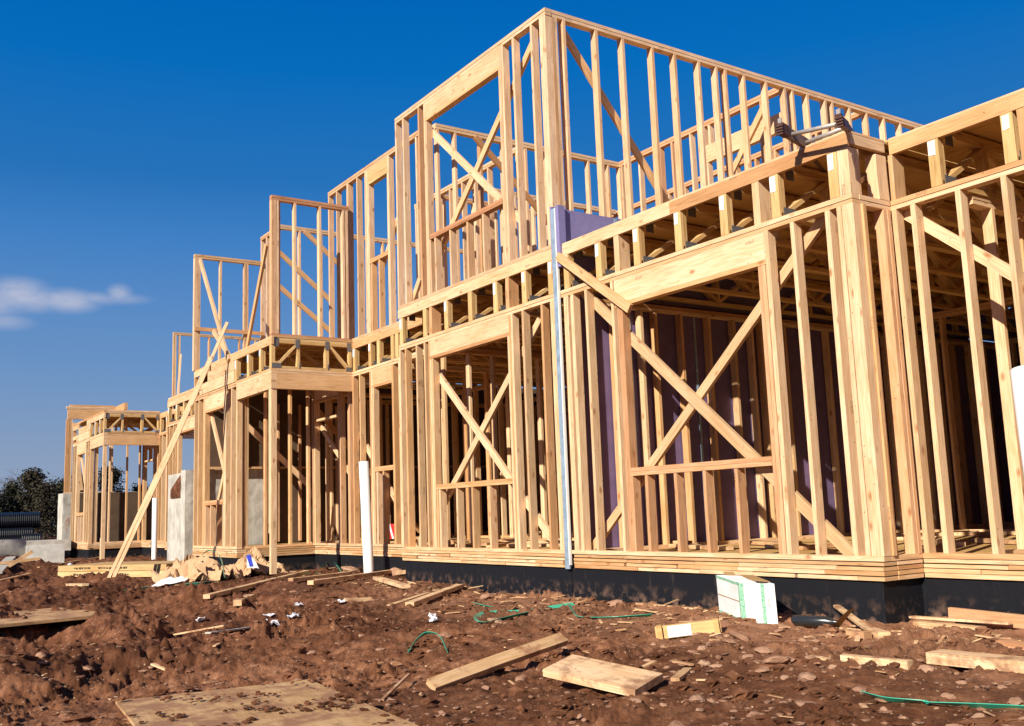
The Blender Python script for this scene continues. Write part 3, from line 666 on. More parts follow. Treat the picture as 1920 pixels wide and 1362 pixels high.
# recessed upper wall
w = wall_x(HB, -10.99, -7.5, .49, Z2, PB2, PT2, MWP)
for s, wd in ((-10.985, T), (-10.65, T), (-10.225, .075), (-9.84, T), (-9.53, T), (-8.70, T), (-8.2, T), (-7.8, T)): stud(w, s, .49, Z2, PB2, w=wd, m=MWP)
for s in (-9.49, -9.452): stud(w, s, .491, Z2, PB2, name='trimmer_stud', m=MWP, tone=.1)
stud(w, -9.414, .491, Z2, 5.70, name='trimmer_stud', m=MWP, tone=.1); stud(w, -8.74, .491, Z2, 5.70, name='trimmer_stud', m=MWP, tone=.1)
header(w, -9.412, -8.705, .49, 5.705, PB2-.002, MSTK)
wsill(w, -9.375, -8.742, .49, 4.395, 4.46, MW)
for s in (-9.335, -9.07): stud(w, s, .492, Z2, 4.393, name='cripple_stud', m=MW)
brace(w, (-8.60, .61, 4.95), (-9.25, .61, 4.2), (0, 1, 0), w=T, d=D, tone=.2)
# side walls standing on the porch and on the far end
w = wall_y(HB, -10.157, -.875, .46, Z2, 5.453, 5.53, MWR)
for q in (-.875, -.834, -.793): stud(w, -10.157, q, Z2, 5.451, ax='y', name='corner_stud', m=MWP)
for q in (-.50, -.075, .34, .40): stud(w, -10.157, q, Z2, 5.451, ax='y', m=MW if q < 0 else MWP, tone=.05)
stud(w, -10.20, -.752, Z2, 5.451, ax='y', m=MW, name='corner_stud', tone=.0)
w = wall_y(HB, -14.19, -.90, .47, Z2, 5.445, 5.52, MW)
for q in (-.90, -.861, -.822): stud(w, -14.19, q, Z2, 5.443, ax='y', name='corner_stud', m=MWP)
for q in (-.41, .07, .115): stud(w, -14.19, q, Z2, 5.443, ax='y', m=MW if q < 0 else MWP)
b = MB(); b.box(-14.10, -14.062, -.90, .46, 4.02, 4.09, 'y'); b.build('rail', MW, w)
brace(w, (-13.47, -.99, 5.25), (-12.05, -.90, 3.15), (0, 1, 0), w=T, d=D, tone=.3)
brace(w, (-10.42, -.83, 4.80), (-11.60, -.75, 3.22), (0, 1, 0), w=T, d=D, tone=.6)
brace(w, (-14.05, -.55, 4.03), (-13.2, -.40, 3.26), (0, 1, 0), w=T, d=D, tone=.3)
# rooms behind: upper partitions seen against the sky
def part_y(h, x, y0, y1, z0, pb, pt, step=.41, m=MWP, first=.02, skip=()):
    w = wall_y(h, x, y0, y1, z0, pb, pt, m); y = y0+first; k = 0
    while y < y1-.04:
        if k not in skip: stud(w, x, y, z0, pb, ax='y', m=m)
        y += step; k += 1
    return w
def part_x(h, x0, x1, y, z0, pb, pt, step=.41, m=MWP, first=.02, skip=()):
    w = wall_x(h, x0, x1, y, z0, pb, pt, m); x = x0+first; k = 0
    while x < x1-.04:
        if k not in skip: stud(w, x, y, z0, pb, m=m)
        x += step; k += 1
    return w
w = wall_y(HB, -7.43, .58, 4.13, Z2, PB2, PT2, MW)
for q in (.60, .895, 1.34, 1.75, 2.16, 2.57, 2.98, 3.39, 3.8, 4.05): stud(w, -7.43, q, Z2, PB2, ax='y', m=MWP)
brace(w, (-7.33, 1.25, 5.95), (-7.33, 3.5, 4.0), (1, 0, 0), w=T, d=D, tone=.85)
b = MB(); b.box(-7.34, -7.25, 3.0, 4.04, 4.53, 4.62, 'y'); b.build('rail', MWR, w)
w = wall_x(HB, -7.34, -3.91, 4.04, Z2, PB2, PT2, MWP)
for s in (-7.30, -6.865, -6.446, -6.38, -6.106, -5.698, -5.42, -4.30): stud(w, s, 4.04, Z2, PB2, m=MWP)
for s in (-5.38, -4.34): stud(w, s, 4.041, Z2, 5.40, name='trimmer_stud', m=MWP)
header(w, -5.38, -3.95, 4.04, 5.405, 5.665, MW, False)
for s in (-5.31, -5.0, -4.66, -4.3): stud(w, s, 4.042, 5.667, PB2, name='cripple_stud', m=MWP)
brace(w, (-4.15, 4.02, 5.9), (-5.05, 4.02, 4.9), (0, 1, 0), w=T, d=D, tone=.5)
part_x(HB, -10.9, -7.45, 2.15, Z2, PB2, PT2, .41); part_y(HB, -9.5, 2.24, 5.7, Z2, PB2, PT2, .41, first=.3); part_y(HB, -10.2, 2.3, 5.7, Z2, PB2, PT2, .62)
part_x(HB, -10.1, -3.95, 5.76, Z2, PB2, PT2, .41, skip=(3, 4, 8)); part_y(HB, -13.25, .43, 5.0, Z2, PB2, PT2, .45, first=.4); part_x(HB, -14.2, -13.27, .43, Z2, PB2, PT2, .3)
wq = [o_ for o_ in HB.children if o_.name.startswith('wall_frame')][-1]
for a_, c_ in (((571, 434), (640, 500)), ((508, 459), (622, 566)), ((508, 524), (625, 626))): brace(wq, at_x(*a_, -13.12), at_x(*c_, -13.12), (1, 0, 0), w=T, d=D, tone=.6)
part_y(HB, -5.9, 5.85, 7.5, Z2, PB2, PT2, .41); part_x(HB, -13.2, -3.95, 7.5, Z2, PB2, PT2, .55, skip=(2, 5, 9, 12))
# rooms behind: ground floor partitions
part_y(HB, -7.43, .60, 4.0, Z1, PB, PT, .41, MW); part_x(HB, -7.3, -3.95, 3.1, Z1, PB, PT, .41, MW, skip=(3, 4)); part_y(HB, -5.6, 3.2, 7.4, Z1, PB, PT, .41, MW)
part_x(HB, -11.9, -7.5, 3.4, Z1, PB, PT, .41, MW, skip=(5,)); part_y(HB, -9.0, .6, 3.3, Z1, PB, PT, .41, MW, first=.5); part_y(HB, -4.02, .12, 7.4, Z1, PB, PT, .41, MW, first=.3)
part_y(HB, -13.6, 1.6, 7.0, Z1, PB, PT, .41, MW); part_x(HB, -14.0, -3.95, 5.6, Z1, PB, PT, .62, MW, skip=(6, 7))
wb = part_x(HB, -14.1, -3.9, 7.5, Z1, PB, PT, .41, MW)
for s in (-13.3, -9.8, -6.6): brace(wb, (s, 7.45, 2.5), (s+1.8, 7.45, .1), (0, 1, 0), w=T, d=D)
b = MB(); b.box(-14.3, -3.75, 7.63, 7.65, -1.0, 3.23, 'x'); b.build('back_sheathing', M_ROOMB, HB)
b = MB(); b.box(-14.20, -14.185, .56, 7.6, -.04, 2.72, 'y'); b.build('shade_lining', M_ROOMB, HB)  # brown sheet over the concrete, room shade put into its colour
b = MB(); b.box(-14.22, -14.205, -.70, 7.6, 1.43, 3.23, 'y'); b.build('shade_lining', M_ROOMB, HB)  # added sheet closing the side, its dark colour stands for shade
for q in (-.3, .1, .75, 1.2, 1.6, 2.0, 2.4): stud(HB, -14.18, q, Z1 if q > .5 else 1.47, PB, ax='y', m=MWP)
b = MB(); b.box(-14.27, -14.13, -.70, 7.0, 1.405, 1.445, 'y'); b.build('ledger', MW, HB)
w = wall_y(HB, -12.6, .8, 3.3, Z1, PB, PT, MW)
brace(w, (-12.5, .9, 2.4), (-12.5, 3.0, .1), (1, 0, 0), w=T, d=D)
for q in (1.1, 1.6, 2.2, 2.8): stud(w, -12.6, q, Z1, PB, ax='y')

# ================================================================== RIGHT HOUSE (one storey and an open deck)
HA = thing('house_frame', (1.5, 0.6, -.5), 'one storey timber house frame on the right under an open upper deck', 'house frame', 'timber house frames in a row')
w = wall_x(HA, -3.76, 0.0, 0, Z1, PB, PT)
for s in (-3.70, -3.66): stud(w, s, 0, Z1, PB, name='corner_stud', tone=.05 if s < -3.68 else .2)
stud(w, -3.585, .001, Z1, PB, name='corner_stud', w=.05)
for s, t_ in ((-3.339, .3), (-.612, .1), (-.263, .05)): stud(w, s, 0, Z1, PB, tone=t_, w=.045 if s > -.3 else T)
for s in (-2.92,): stud(w, s, 0, Z1, PB, name='trimmer_stud', tone=.05)
for s in (-2.83, -2.79): stud(w, s, .001, Z1, 2.388, name='trimmer_stud', m=MWP, tone=.8)
for s in (-.985, -.945): stud(w, s, .001, Z1, 2.388, name='trimmer_stud', m=MWP, tone=.75 if s < -.96 else .6)
stud(w, -.895, -.002, Z1, PB, name='trimmer_stud', w=.045, tone=.02)
header(w, -2.86, -.897, -.001, 2.39, PB-.002)
wsill(w, -2.75, -.985, 0, .716, .792, MWP)
for s in (-2.765, -2.556, -2.16, -1.786, -1.409): stud(w, s, .002, Z1, .714, name='cripple_stud', m=MWP, tone=.75)
Y = .113
brace(w, (-3.55, Y, 2.75), (-.33, Y, -.02), (0, 1, 0), w=T, d=.10, tone=.0)
brace(w, (-.36, Y+.04, 2.70), (-3.62, Y+.04, -.02), (0, 1, 0), w=T, d=D, tone=.35)
brace(w, (-3.70, -.05, 3.115), (-2.60, -.03, 2.33), (0, 1, 0), w=T, d=D, tone=.55)
for s in (-.152, -.10, -.058, -.02): stud(w, s, -.001, Z1, PB, name='corner_stud', tone=rnd.uniform(0, .3), w=.042 if s < -.03 else .022)
# short return wall, then the recessed front
w = wall_y(HA, -D, D+.002, .47, Z1, PB, PT)
stud(w, -.068, .093, Z1, PB, ax='y', tone=.6); stud(w, -.20, .20, Z1, PB, ax='y', m=MWP, tone=.5); stud(w, -.205, .245, Z1, PB, ax='y', m=MWP, tone=.6); stud(w, -.20, .29, Z1, PB, ax='y', m=MW, tone=.7)
for q in (.375, .42): stud(w, -D+.004, q, Z1, PB, ax='y', name='corner_stud', m=MWP, tone=.6)
w = wall_x(HA, 0.002, 6.4, .47, Z1, PB, PT)
x = .01
for s in (.01, .172, .555, .91, 1.30, 1.7, 2.1, 2.5, 2.9, 3.3, 3.7, 4.1, 4.5, 4.9, 5.3, 5.7, 6.1): stud(w, s, .47, Z1, PB, tone=rnd.uniform(.0, .4), w=.042)
brace(w, (-.05, .59, 2.74), (2.4, .59, .68), (0, 1, 0), w=T, d=D, tone=.05)
band(HA, -3.70, .0, -.012); band_y(HA, .003, .155, .458, -.14); band(HA, .006, 6.4, .458)
fnd(HA, [(-3.78, -.04, .015, .22, -1.2, -.181), (-.25, -.04, .225, .48, -1.2, -.181), (-.25, 6.4, .485, .70, -1.2, -.181)])
for s in (-3.675, -3.13, -2.54, -1.953, -1.375, -.79, -.20): floor_truss(HA, s, .001, 8.0, True)
for s in (-2.83, -.985): stud(HA, s, .002, PT+.002, RB-.002, name='blocking_post', w=.075, d=.14, m=MW, tone=.2)
stud(HA, -.10, -.002, PT+.002, RB-.002, name='blocking_post', w=.102, d=.13, m=MW, tone=.1)
stud(HA, -.095, .34, PT+.002, RB-.002, name='blocking_post', w=.1, d=.128, m=MW, tone=.1)
stud(HA, .02, .472, PT+.002, RB-.002, name='blocking_post', w=.04, d=.14, m=MW, tone=.4)
for s in (.37, .955, 1.54, 2.13, 2.72, 3.3, 3.9, 4.5, 5.1, 5.7): floor_truss(HA, s, .471, 7.5, True)
stud(HA, 1.075, .473, PT+.002, RB-.002, name='blocking_post', w=.06, d=.14)
rim(HA, -3.70, .003, 0, -2.0); rim(HA, .04, 6.4, .47)
b = MB(); b.box(-.036, .002, .037, .468, RB+.03, RT, 'y', .3); b.box(-.10, .004, .062, .468, RT+.001, RT+.019, 'y', .5); b.build('ribbon_board', MW, HA)
deck(HA, -3.70, -.04, .07, 8.5); deck(HA, -.03, 6.4, .535, 8.5)
deck(HA, -3.68, -.02, .095, 8.5, -.058, -.039, 'ground_floor'); deck(HA, -.01, 6.4, .57, 8.5, -.058, -.039, 'ground_floor')
# party side wall of the right house, in front of the purple lining
w = wall_y(HA, -3.69, .30, 8.4, Z1, 2.60, PB, MW)
for q in (.60, .99, 1.20, 1.60, 2.04, 2.46, 2.76, 2.94, 3.36, 3.77, 4.18, 4.59, 5.0, 5.41, 5.82, 6.2, 6.6, 7.0, 7.4, 7.8): stud(w, -3.69, q, Z1, 2.598, ax='y')
part_x(HA, -3.5, .9, 5.2, Z1, PB, PT, .41, MW, skip=(3, 4)); part_y(HA, .35, .9, 5.1, Z1, PB, PT, .41, MW, first=.25)
part_y(HA, -1.5, 5.3, 8.3, Z1, PB, PT, .41, MW); wa = part_x(HA, .5, 6.2, 3.0, Z1, PB, PT, .41, MW)
header(w, -3.5, -3.48, 0, 2, 2.3) if False else None
brace(wa, (.6, 2.95, 2.5), (2.6, 2.95, .2), (0, 1, 0), w=T, d=D); brace(wa, (3.0, 2.95, 2.5), (.3, 2.90, .1), (0, 1, 0), w=T, d=D)
part_x(HA, -3.5, 6.2, 8.3, Z1, PB, PT, .41, MW)
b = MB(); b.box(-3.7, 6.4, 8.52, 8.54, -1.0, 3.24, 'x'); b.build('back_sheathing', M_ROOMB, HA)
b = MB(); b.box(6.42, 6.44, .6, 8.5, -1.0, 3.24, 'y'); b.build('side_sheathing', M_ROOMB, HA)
# loose offcuts lying on the floor
b = MB()
for k in range(26):
    x, y = rnd.uniform(-3.2, 2.5), rnd.uniform(.7, 4.5); a = rnd.uniform(0, 3.14); L = rnd.uniform(.3, 1.4)
    z = -.038+.02+(k % 3)*.001
    b.beam((x, y, z), (x+L*math.cos(a), y+L*math.sin(a), z+rnd.uniform(0, .01)), rnd.choice([.089, .089, .14]), .036, (-math.sin(a), math.cos(a), 0))
b.build('loose_offcuts', MWS, HA)['kind'] = 'stuff'
b = MB()
for k in range(26):
    x, y = rnd.uniform(-7.3, -4), rnd.uniform(.3, 3.0); a = rnd.uniform(0, 3.14); L = rnd.uniform(.3, 1.4); z = -.018+(k % 5)*.012
    b.beam((x, y, z), (x+L*math.cos(a), y+L*math.sin(a), z), .089, .034, (-math.sin(a), math.cos(a), 0))
for k in range(10):
    x, y = rnd.uniform(-11.5, -8), rnd.uniform(.75, 1.9); a = rnd.uniform(0, 3.14); L = rnd.uniform(.2, .7); z = -.018+(k % 4)*.01
    b.beam((x, y, z), (x+L*math.cos(a), y+L*math.sin(a), z), .089, .034, (-math.sin(a), math.cos(a), 0))
b.build('loose_offcuts', MWS, HB)['kind'] = 'stuff'

# ================================================================== party wall between them
PW = thing('party_wall', (-3.78, 3.0, -.5), 'purple gypsum party wall with a blue grey metal end strip between the middle and right frames', 'party wall')
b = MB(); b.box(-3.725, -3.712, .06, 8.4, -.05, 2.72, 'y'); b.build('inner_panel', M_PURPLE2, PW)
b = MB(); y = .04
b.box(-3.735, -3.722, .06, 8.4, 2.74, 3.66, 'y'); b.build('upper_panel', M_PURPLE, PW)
b = MB(); b.box(-3.735, -3.68, -.034, .056, 3.0, 3.685, 'z'); b.box(-3.84, -3.81, -.030, .05, 3.0, 3.70, 'z'); b.build('purple_return', M_PURPLE, PW)
b = MB(); b.box(-3.824, -3.752, -.036, -.018, -.19, 3.665, 'z'); b.box(-3.812, -3.802, -.018, .05, -.19, 3.6, 'z'); b.build('metal_strip', M_TRACK, PW)
b = MB(); b.box(-3.751, -3.737, -.038, -.01, -.15, 3.665, 'z'); b.build('board_edge', M_WEDGE, PW)
for y in (.78, 1.95, 3.2): 
    b = MB(); b.box(-3.7215, -3.717, y, y+.05, 3.27, 3.655, 'z'); b.build('joint_strip', M_TRACK, PW)
for y in (.90, 1.9, 2.5, 3.1):
    b = MB(); b.box(-3.7115, -3.700, y, y+.03, -.03, 2.6, 'z'); b.build('joint_strip', M_TRACK, PW)

# ================================================================== LEFT HOUSE (far end of the row)
HD = thing('house_frame', (-20.0, 0.6, -.4), 'low timber house frame at the far left beyond the concrete wall, porch and open deck', 'house frame', 'timber house frames in a row')
DX = -11.75
lower_B1(HD, DX, False); lower_B2(HD, DX, False); lower_C1(HD, DX, False); porch(HD, DX, -.40)
band(HD, -7.5+DX, -3.86+DX, -.012); band(HD, -11.65+DX, -7.505+DX, .478); band(HD, -14.15+DX, -11.66+DX, -.872); band_y(HD, -11.655+DX, -.72, .478, -11.80+DX)
fnd(HD, [(-7.46+DX, -3.79+DX, .015, .22, -1.2, -.181), (-11.9+DX, -7.47+DX, .505, .72, -1.2, -.181), (-14.15+DX, -11.69+DX, -.845, -.62, -1.2, -.181), (-11.90+DX, -11.69+DX, -.615, .50, -1.2, -.181)])
for s in (-7.465, -6.80, -6.237, -5.648, -5.075, -4.476): floor_truss(HD, s+DX, 0.001, 5.0, s in (-7.465, -6.8))
for s in (-10.05, -9.47, -8.70, -8.1): floor_truss(HD, s+DX, .49, 4.5, s == -9.47)
rim(HD, -7.51+DX, -3.855+DX, 0); rim(HD, -10.06+DX, -7.512+DX, .49)
deck(HD, -10.05+DX, -3.86+DX, .55, 5.0); deck(HD, -14.1+DX, -10.07+DX, -.80, 5.0); deck(HD, -14.1+DX, -3.86+DX, .58, 5.0, -.058, -.039, 'ground_floor')
b = MB(); b.box(-7.5+DX, -3.86+DX, -.001, D, RT+.02, RT+.06, 'x'); b.box(-7.45+DX, -3.86+DX, -.002, D, RT+.062, RT+.10, 'x'); b.build('upper_sole_plate', MW, HD)
b = MB(); b.box(-14.15+DX, -10.07+DX, -.88, -.80, RT+.02, RT+.07, 'x'); b.box(-10.16+DX, -10.06+DX, -.79, .48, RT+.039, RT+.08, 'y'); b.build('upper_sole_plate', MW, HD)
w = wall_y(HD, -22.43, .95, 3.4, Z2, 5.46, 5.53, MW)
for q in (.95, .99, 1.10, 1.9, 2.75, 3.2, 3.33): stud(w, -22.43, q, Z2, 5.458, ax='y')
brace(w, (-22.25, 1.12, 4.9), (-21.2, .75, 3.25), (0, 1, 0), w=T, d=D, tone=.1)
part_x(HD, -26.0, -19.5, 2.6, Z1, PB, PT, .6, MW, skip=(2, 3, 6)); part_y(HD, -19.2, .6, 4.5, Z1, PB, PT, .5, MW)
part_x(HD, -19.3, -15.7, 2.4, Z1, PB, PT, .41, MW)
w = wall_x(HD, -15.60, -14.58, 0, Z1, PB, PT)
for q in (-15.58, -15.42, -14.95, -14.66, -14.62): stud(w, q, 0, Z1, PB if q < -15.4 or q > -14.7 else 2.42)
header(w, -15.38, -14.67, 0, 2.42, PB-.002); brace(w, (-15.35, .11, 2.4), (-14.75, .11, 1.45), (0, 1, 0), w=T, d=D)
for q in (-15.50, -15.0, -14.68): floor_truss(HD, q, .001, 3.0, False)
rim(HD, -15.60, -14.57, 0); deck(HD, -15.6, -14.57, .07, 3.0)
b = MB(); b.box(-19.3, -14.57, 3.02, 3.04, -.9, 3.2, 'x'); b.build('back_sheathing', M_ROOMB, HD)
# end wall with its deep beam, standing on the low concrete wall
w = wall_y(HD, -26.36, -.99, .36, 1.40, 3.80, 3.88, MW)
for q in (-.985, -.945, -.90, -.855): stud(w, -26.36, q, 1.40, 3.50, ax='y', name='corner_stud')
b = MB(); b.box(-26.35, -26.272, -.95, .36, 3.51, 3.795, 'y', .6); b.build('header', MW, w)
b = MB(); b.box(-26.36, -26.275, -.90, .34, 3.885, 3.93, 'y'); b.build('top_plate', MW, w)
b = MB(); b.box(-26.235, -26.22, -.80, 2.2, -.04, 1.38, 'y'); b.build('shade_lining', M_ROOMB, HD)  # brown sheet added over the concrete, its dark colour standing for shade
brace(w, (-26.2, -.80, 3.4), (-26.15, -.55, 1.45), (1, 0, 0), w=T, d=D)
stud(w, -26.36, .28, 1.40, 3.50, ax='y')
brace(HD, (-26.5, .40, 3.80), (-25.15, .40, 3.80), (0, 1, 0), name='header_stub', w=.09, d=.20)

# ================================================================== concrete walls
def conc_wall(x0, x1, y0, y1, top, label):
    Z0 = -1.0; nx, ny, nz = 10, 40, 24; o = []
    t = thing('concrete_wall', ((x0+x1)/2, (y0+y1)/2, -.45), label, 'concrete wall', 'concrete walls between the frames')
    V = []; F = []
    def face(P0, A, B, na, nb):
        b = len(V)
        for i in range(na+1):
            for j in range(nb+1): V.append(np.array(P0)+np.array(A)*i/na+np.array(B)*j/nb)
        for i in range(na):
            for j in range(nb): F.append((b+i*(nb+1)+j, b+(i+1)*(nb+1)+j, b+(i+1)*(nb+1)+j+1, b+i*(nb+1)+j+1))
    X, Yv, Z = x1-x0, y1-y0, top-Z0
    face((x0, y0, Z0), (X, 0, 0), (0, 0, Z), nx, nz); face((x1, y0, Z0), (0, Yv, 0), (0, 0, Z), ny, nz); face((x0, y1, Z0), (0, -Yv, 0), (0, 0, Z), ny, nz)
    face((x0, y0, top), (X, 0, 0), (0, Yv, 0), nx, ny); face((x1, y1, Z0), (-X, 0, 0), (0, 0, Z), nx, nz)
    V = np.array(V)
    V[:, 0] += .012*perlin(V[:, 1]*5, V[:, 2]*5, 21); V[:, 1] += .012*perlin(V[:, 0]*5, V[:, 2]*6, 22); V[:, 2] += np.where(V[:, 2] > top-.01, .03*perlin(V[:, 0]*6, V[:, 1]*6, 23), 0)
    raw('wall_body', V, F, M_CW, t)
    return t
t = conc_wall(-14.55, -14.26, -.98, 3.2, 1.40, 'rough grey concrete wall end with a red dirt filled notch, taller twin beside the leaning props')
b = MB(); b.box(-15.55, -14.56, -.95, -.70, -1.0, 1.36, 'z'); 
raw('wall_end', b.v, b.f, M_CW, t)
# shallow notch full of red soil near the top of the end face
V = []; F = []
for i in range(9):
    for j in range(7):
        u, v = i/8, j/6; x = -15.30+u*.72; z = .95+v*.30-.16*(1-u)*(1-v)*0
        top = .98+.30*min(1, .45+.6*u)
        V.append((x, -.972-.03*math.sin(u*3.1)*math.sin(v*3.1), .90+(top-.90)*v+.10*(u-.5)*v))
for i in range(8):
    for j in range(6): F.append((i*7+j, (i+1)*7+j, (i+1)*7+j+1, i*7+j+1))
raw('soil_fill', V, F, M_DIRT, t)
conc_wall(-27.0, -26.25, -1.02, 2.2, 1.38, 'smooth pale concrete wall end at the far left under a timber post and deep beam')

# ================================================================== pipes standing in the ground
def stand_pipe(base, top, r, label, group='white standpipes in front of the frames'):
    t = thing('drain_pipe', base, label, 'pipe', group)
    d = (Vector(top)-Vector(base)).normalized(); b0 = Vector(base)-d*.3
    V, F = tube([b0, Vector(top)], r, 28, False); V2, F2 = tube([Vector(top), Vector(top)-d*.4], r*.92, 28, False)
    n = len(V); V += V2; F += [tuple(n+i for i in f[::-1]) for f in F2]
    for j in range(28): F.append((28+j, 28+(j+1) % 28, n+(j+1) % 28, n+j))
    raw('pipe_body', V, F, M_PVC, t, True); return t
p0 = at_y(692, 1080, .12); p1 = at_y(682, 866, .10); stand_pipe(p0, p1, .073, 'white plastic standpipe leaning in front of the recessed window of the middle frame')
p0 = at_y(289, 1048, .15); p1 = at_y(290.5, 934, .15); stand_pipe(p0, p1, .062, 'thin white plastic standpipe far left beside the concrete wall end')
p0 = at_y(1985, 1150, -.9); p1 = at_y(1922, 694, -.62); stand_pipe(p0, p1, .08, 'white plastic standpipe cut off by the right edge of the photo')

# ================================================================== ladder on the deck edge
LD = thing('ladder', (-.2, .3, 3.25), 'old ladder lying on the right deck with its rubber feet over the edge', 'ladder')
rails = (((at_y(1466, 243, -.33)), (-.42, .05, 3.285), ), ((at_y(1574, 226, -.33)), (-.02, .05, 3.29)))
for foot, cross in rails:
    foot = Vector(foot); cross = Vector(cross); d = (cross-foot).normalized(); end = cross+d*.0
    far = Vector((cross.x-1.1, 2.2, 3.32))
    b = MB(); b.beam(foot+d*.04, cross, .035, .085, (1, 0, 0), .5); b.beam(cross-Vector((0, .02, 0)), far, .035, .085, (1, 0, 0), .5)
    o = b.build('rail', M_RAIL, LD)
    b = MB(); b.beam(foot-d*.03, foot+d*.07, .05, .09, (1, 0, 0), .5)
    for k in range(4): b.beam(foot-d*(.03+.0)+Vector((0, 0, -.05+.022*k)), foot-d*.045+Vector((0, 0, -.05+.022*k)), .06, .012, (1, 0, 0), .5)
    b.build('rubber_foot', M_FOOT, o)
    b = MB(); b.beam(foot-d*.02+Vector((0, 0, .045)), foot-d*.02+Vector((0, 0, .085)), .034, .012, (1, 0, 0), .5); b.build('foot_bracket', M_RUNG, o)
f0, c0 = Vector(rails[0][0]), Vector(rails[0][1]); f1, c1 = Vector(rails[1][0]), Vector(rails[1][1])
for t_ in (.35, .92):
    V, F = tube([f0.lerp(c0, t_), f1.lerp(c1, t_)], .018, 12); raw('rung', V, F, M_RUNG, LD, True)

# ================================================================== props leaning on the frame
def lean(p0, p1, w, d, side, label, tone=.1, group=None):
    b = MB(); b.beam(p0, p1, w, d, side, tone, 0, .012); o = b.build('prop_board', MW); return tag(o, label, 'prop', group)
lean((-12.38, -2.64, gz(-12.38, -2.64)-.02), (-11.98, -.95, 3.80), .05, .038, (.5, 1, 0), 'longest pale prop board leaning from the dirt over the deck edge', .05)
lean((-12.43, -2.70, gz(-12.43, -2.70)-.02), (-12.13, -1.19, 3.20), .05, .038, (.5, 1, 0), 'shorter pale prop board lying close against the longest one, inner of the leaning pair', .2)

# ================================================================== stones and clods
def stone_mesh(k):
    import bmesh
    bm = bmesh.new(); bmesh.ops.create_icosphere(bm, subdivisions=3, radius=1)
    r_ = random.Random(k); sx, sy, sz = r_.uniform(.8, 1.3), r_.uniform(.6, 1), r_.uniform(.28, .5)
    planes = [Vector((r_.gauss(0, 1), r_.gauss(0, 1), r_.gauss(0, .8))).normalized() for _ in range(15)]
    for v in bm.verts:
        p = v.co.normalized(); s = 1.0
        for q in planes:
            dq = p.dot(q)
            if dq > .1: s = min(s, .66/dq)
        p = p*s; p += p*.06*float(perlin(p.x*3+k, p.y*3+p.z*2, 30))
        v.co = Vector((p.x*sx, p.y*sy, p.z*sz))
    me = bpy.data.meshes.new('stone'); bm.to_mesh(me); bm.free(); me.materials.append(M_STONE); return me
stones = [stone_mesh(k) for k in range(8)]
def put_stone(x, y, s, label, group):
    o = bpy.data.objects.new('stone', rnd.choice(stones)); S.collection.objects.link(o)
    o.location = (x, y, float(gz(x, y))+s*.22); o.scale = (s, s, s); o.rotation_euler = (rnd.uniform(-.3, .3), rnd.uniform(-.3, .3), rnd.uniform(0, 6.28))
    return tag(o, label, 'stone', group)
for (px, py, s, lab) in ((1461, 1247, .085, 'flat pinkish stone alone on the dirt right of the thin split board'), (1150, 1137, .10, 'upright pale pink stone in front of the black foundation beside the green strap'), (1525, 1333, .07, 'flat oval pale stone near the bottom edge left of the long green strap'),
                         (912, 1126, .13, 'largest rounded boulder of dirt against the foundation behind the green strap loop'), (1612, 1160, .17, 'big crumbly clod behind the leaning dark cardboard sheet'), (926, 1168, .07, 'pointed pale stone beside the green strap loop'), (835, 1198, .09, 'dark red angular stone above the small green strap arc'),
                         (1390, 1200, .09, 'wide pink stone just right of the tagged timber block'), (1436, 1225, .08, 'broken pink slab stone below the white carton'), (662, 1074, .17, 'square red stone beside the white standpipe'), (740, 1080, .2, 'tall dirt lump against the corner of the black foundation'), (165, 1258, .055, 'round pale stone alone on the dark ruts at the left')):
    p = on_ground(px, py); put_stone(p.x, p.y, s, lab, None)
cnt = 0
while cnt < 230:
    px = rnd.uniform(560, 1990) if rnd.random() < .86 else rnd.uniform(-40, 560); py = rnd.uniform(1100, 1420)
    if px < 900 and py > 1260 and rnd.random() < .8: continue
    p = on_ground(px, py)
    if p.y > -.12 or (p.x < -7.3 and p.y > -.1): continue
    put_stone(p.x, p.y, abs(rnd.gauss(0, .018))+.014, 'small reddish stone half sunk in the red dirt, one of many', 'small red stones in the dirt'); cnt += 1
for k in range(34):
    px, py = (rnd.uniform(1225, 1570), rnd.uniform(1178, 1262)) if k < 24 else (rnd.uniform(1300, 1900), rnd.uniform(1240, 1350))
    p = on_ground(px, py); put_stone(p.x, p.y, rnd.uniform(.032, .062), 'fist sized pinkish stone in the stony patch below the white carton, one of many', 'pinkish stones of the stony patch')
# gravel and crumbs: nobody could count them
V = []; F = []
base = []; bf = []
for lat, rr_ in ((-.35, .75), (.25, 1.0)):
    for q in range(6): base.append((rr_*math.cos(q*1.0472+lat), rr_*math.sin(q*1.0472+lat), lat))
base.append((0, 0, .62)); base = np.array(base)
for q in range(6): bf += [(q, (q+1) % 6, 6+(q+1) % 6, 6+q), (6+q, 6+(q+1) % 6, 12)]
for k in range(6500):
    a = fwd+rng.uniform(-.55, .55); r = 3.0+18*rng.random()**1.6; x, y = CAM[0]+r*math.cos(a), CAM[1]+r*math.sin(a)
    if y > -.05: continue
    s = abs(rng.normal(0, .009))+.005; th = rng.uniform(0, 6.28); c_, s_ = math.cos(th), math.sin(th); z = float(gz(x, y, True))
    q = base*s*np.array([rng.uniform(.7, 1.7), rng.uniform(.6, 1.1), rng.uniform(.4, .9)])*rng.uniform(.8, 1.2, (13, 3)); n = len(V)
    V += [(x+c_*p[0]-s_*p[1], y+s_*p[0]+c_*p[1], z+p[2]+s*.3) for p in q]; F += [tuple(n+i for i in f) for f in bf]
g_ = raw('gravel', V, F, M_STONE); g_['kind'] = 'stuff'
V = []; F = []
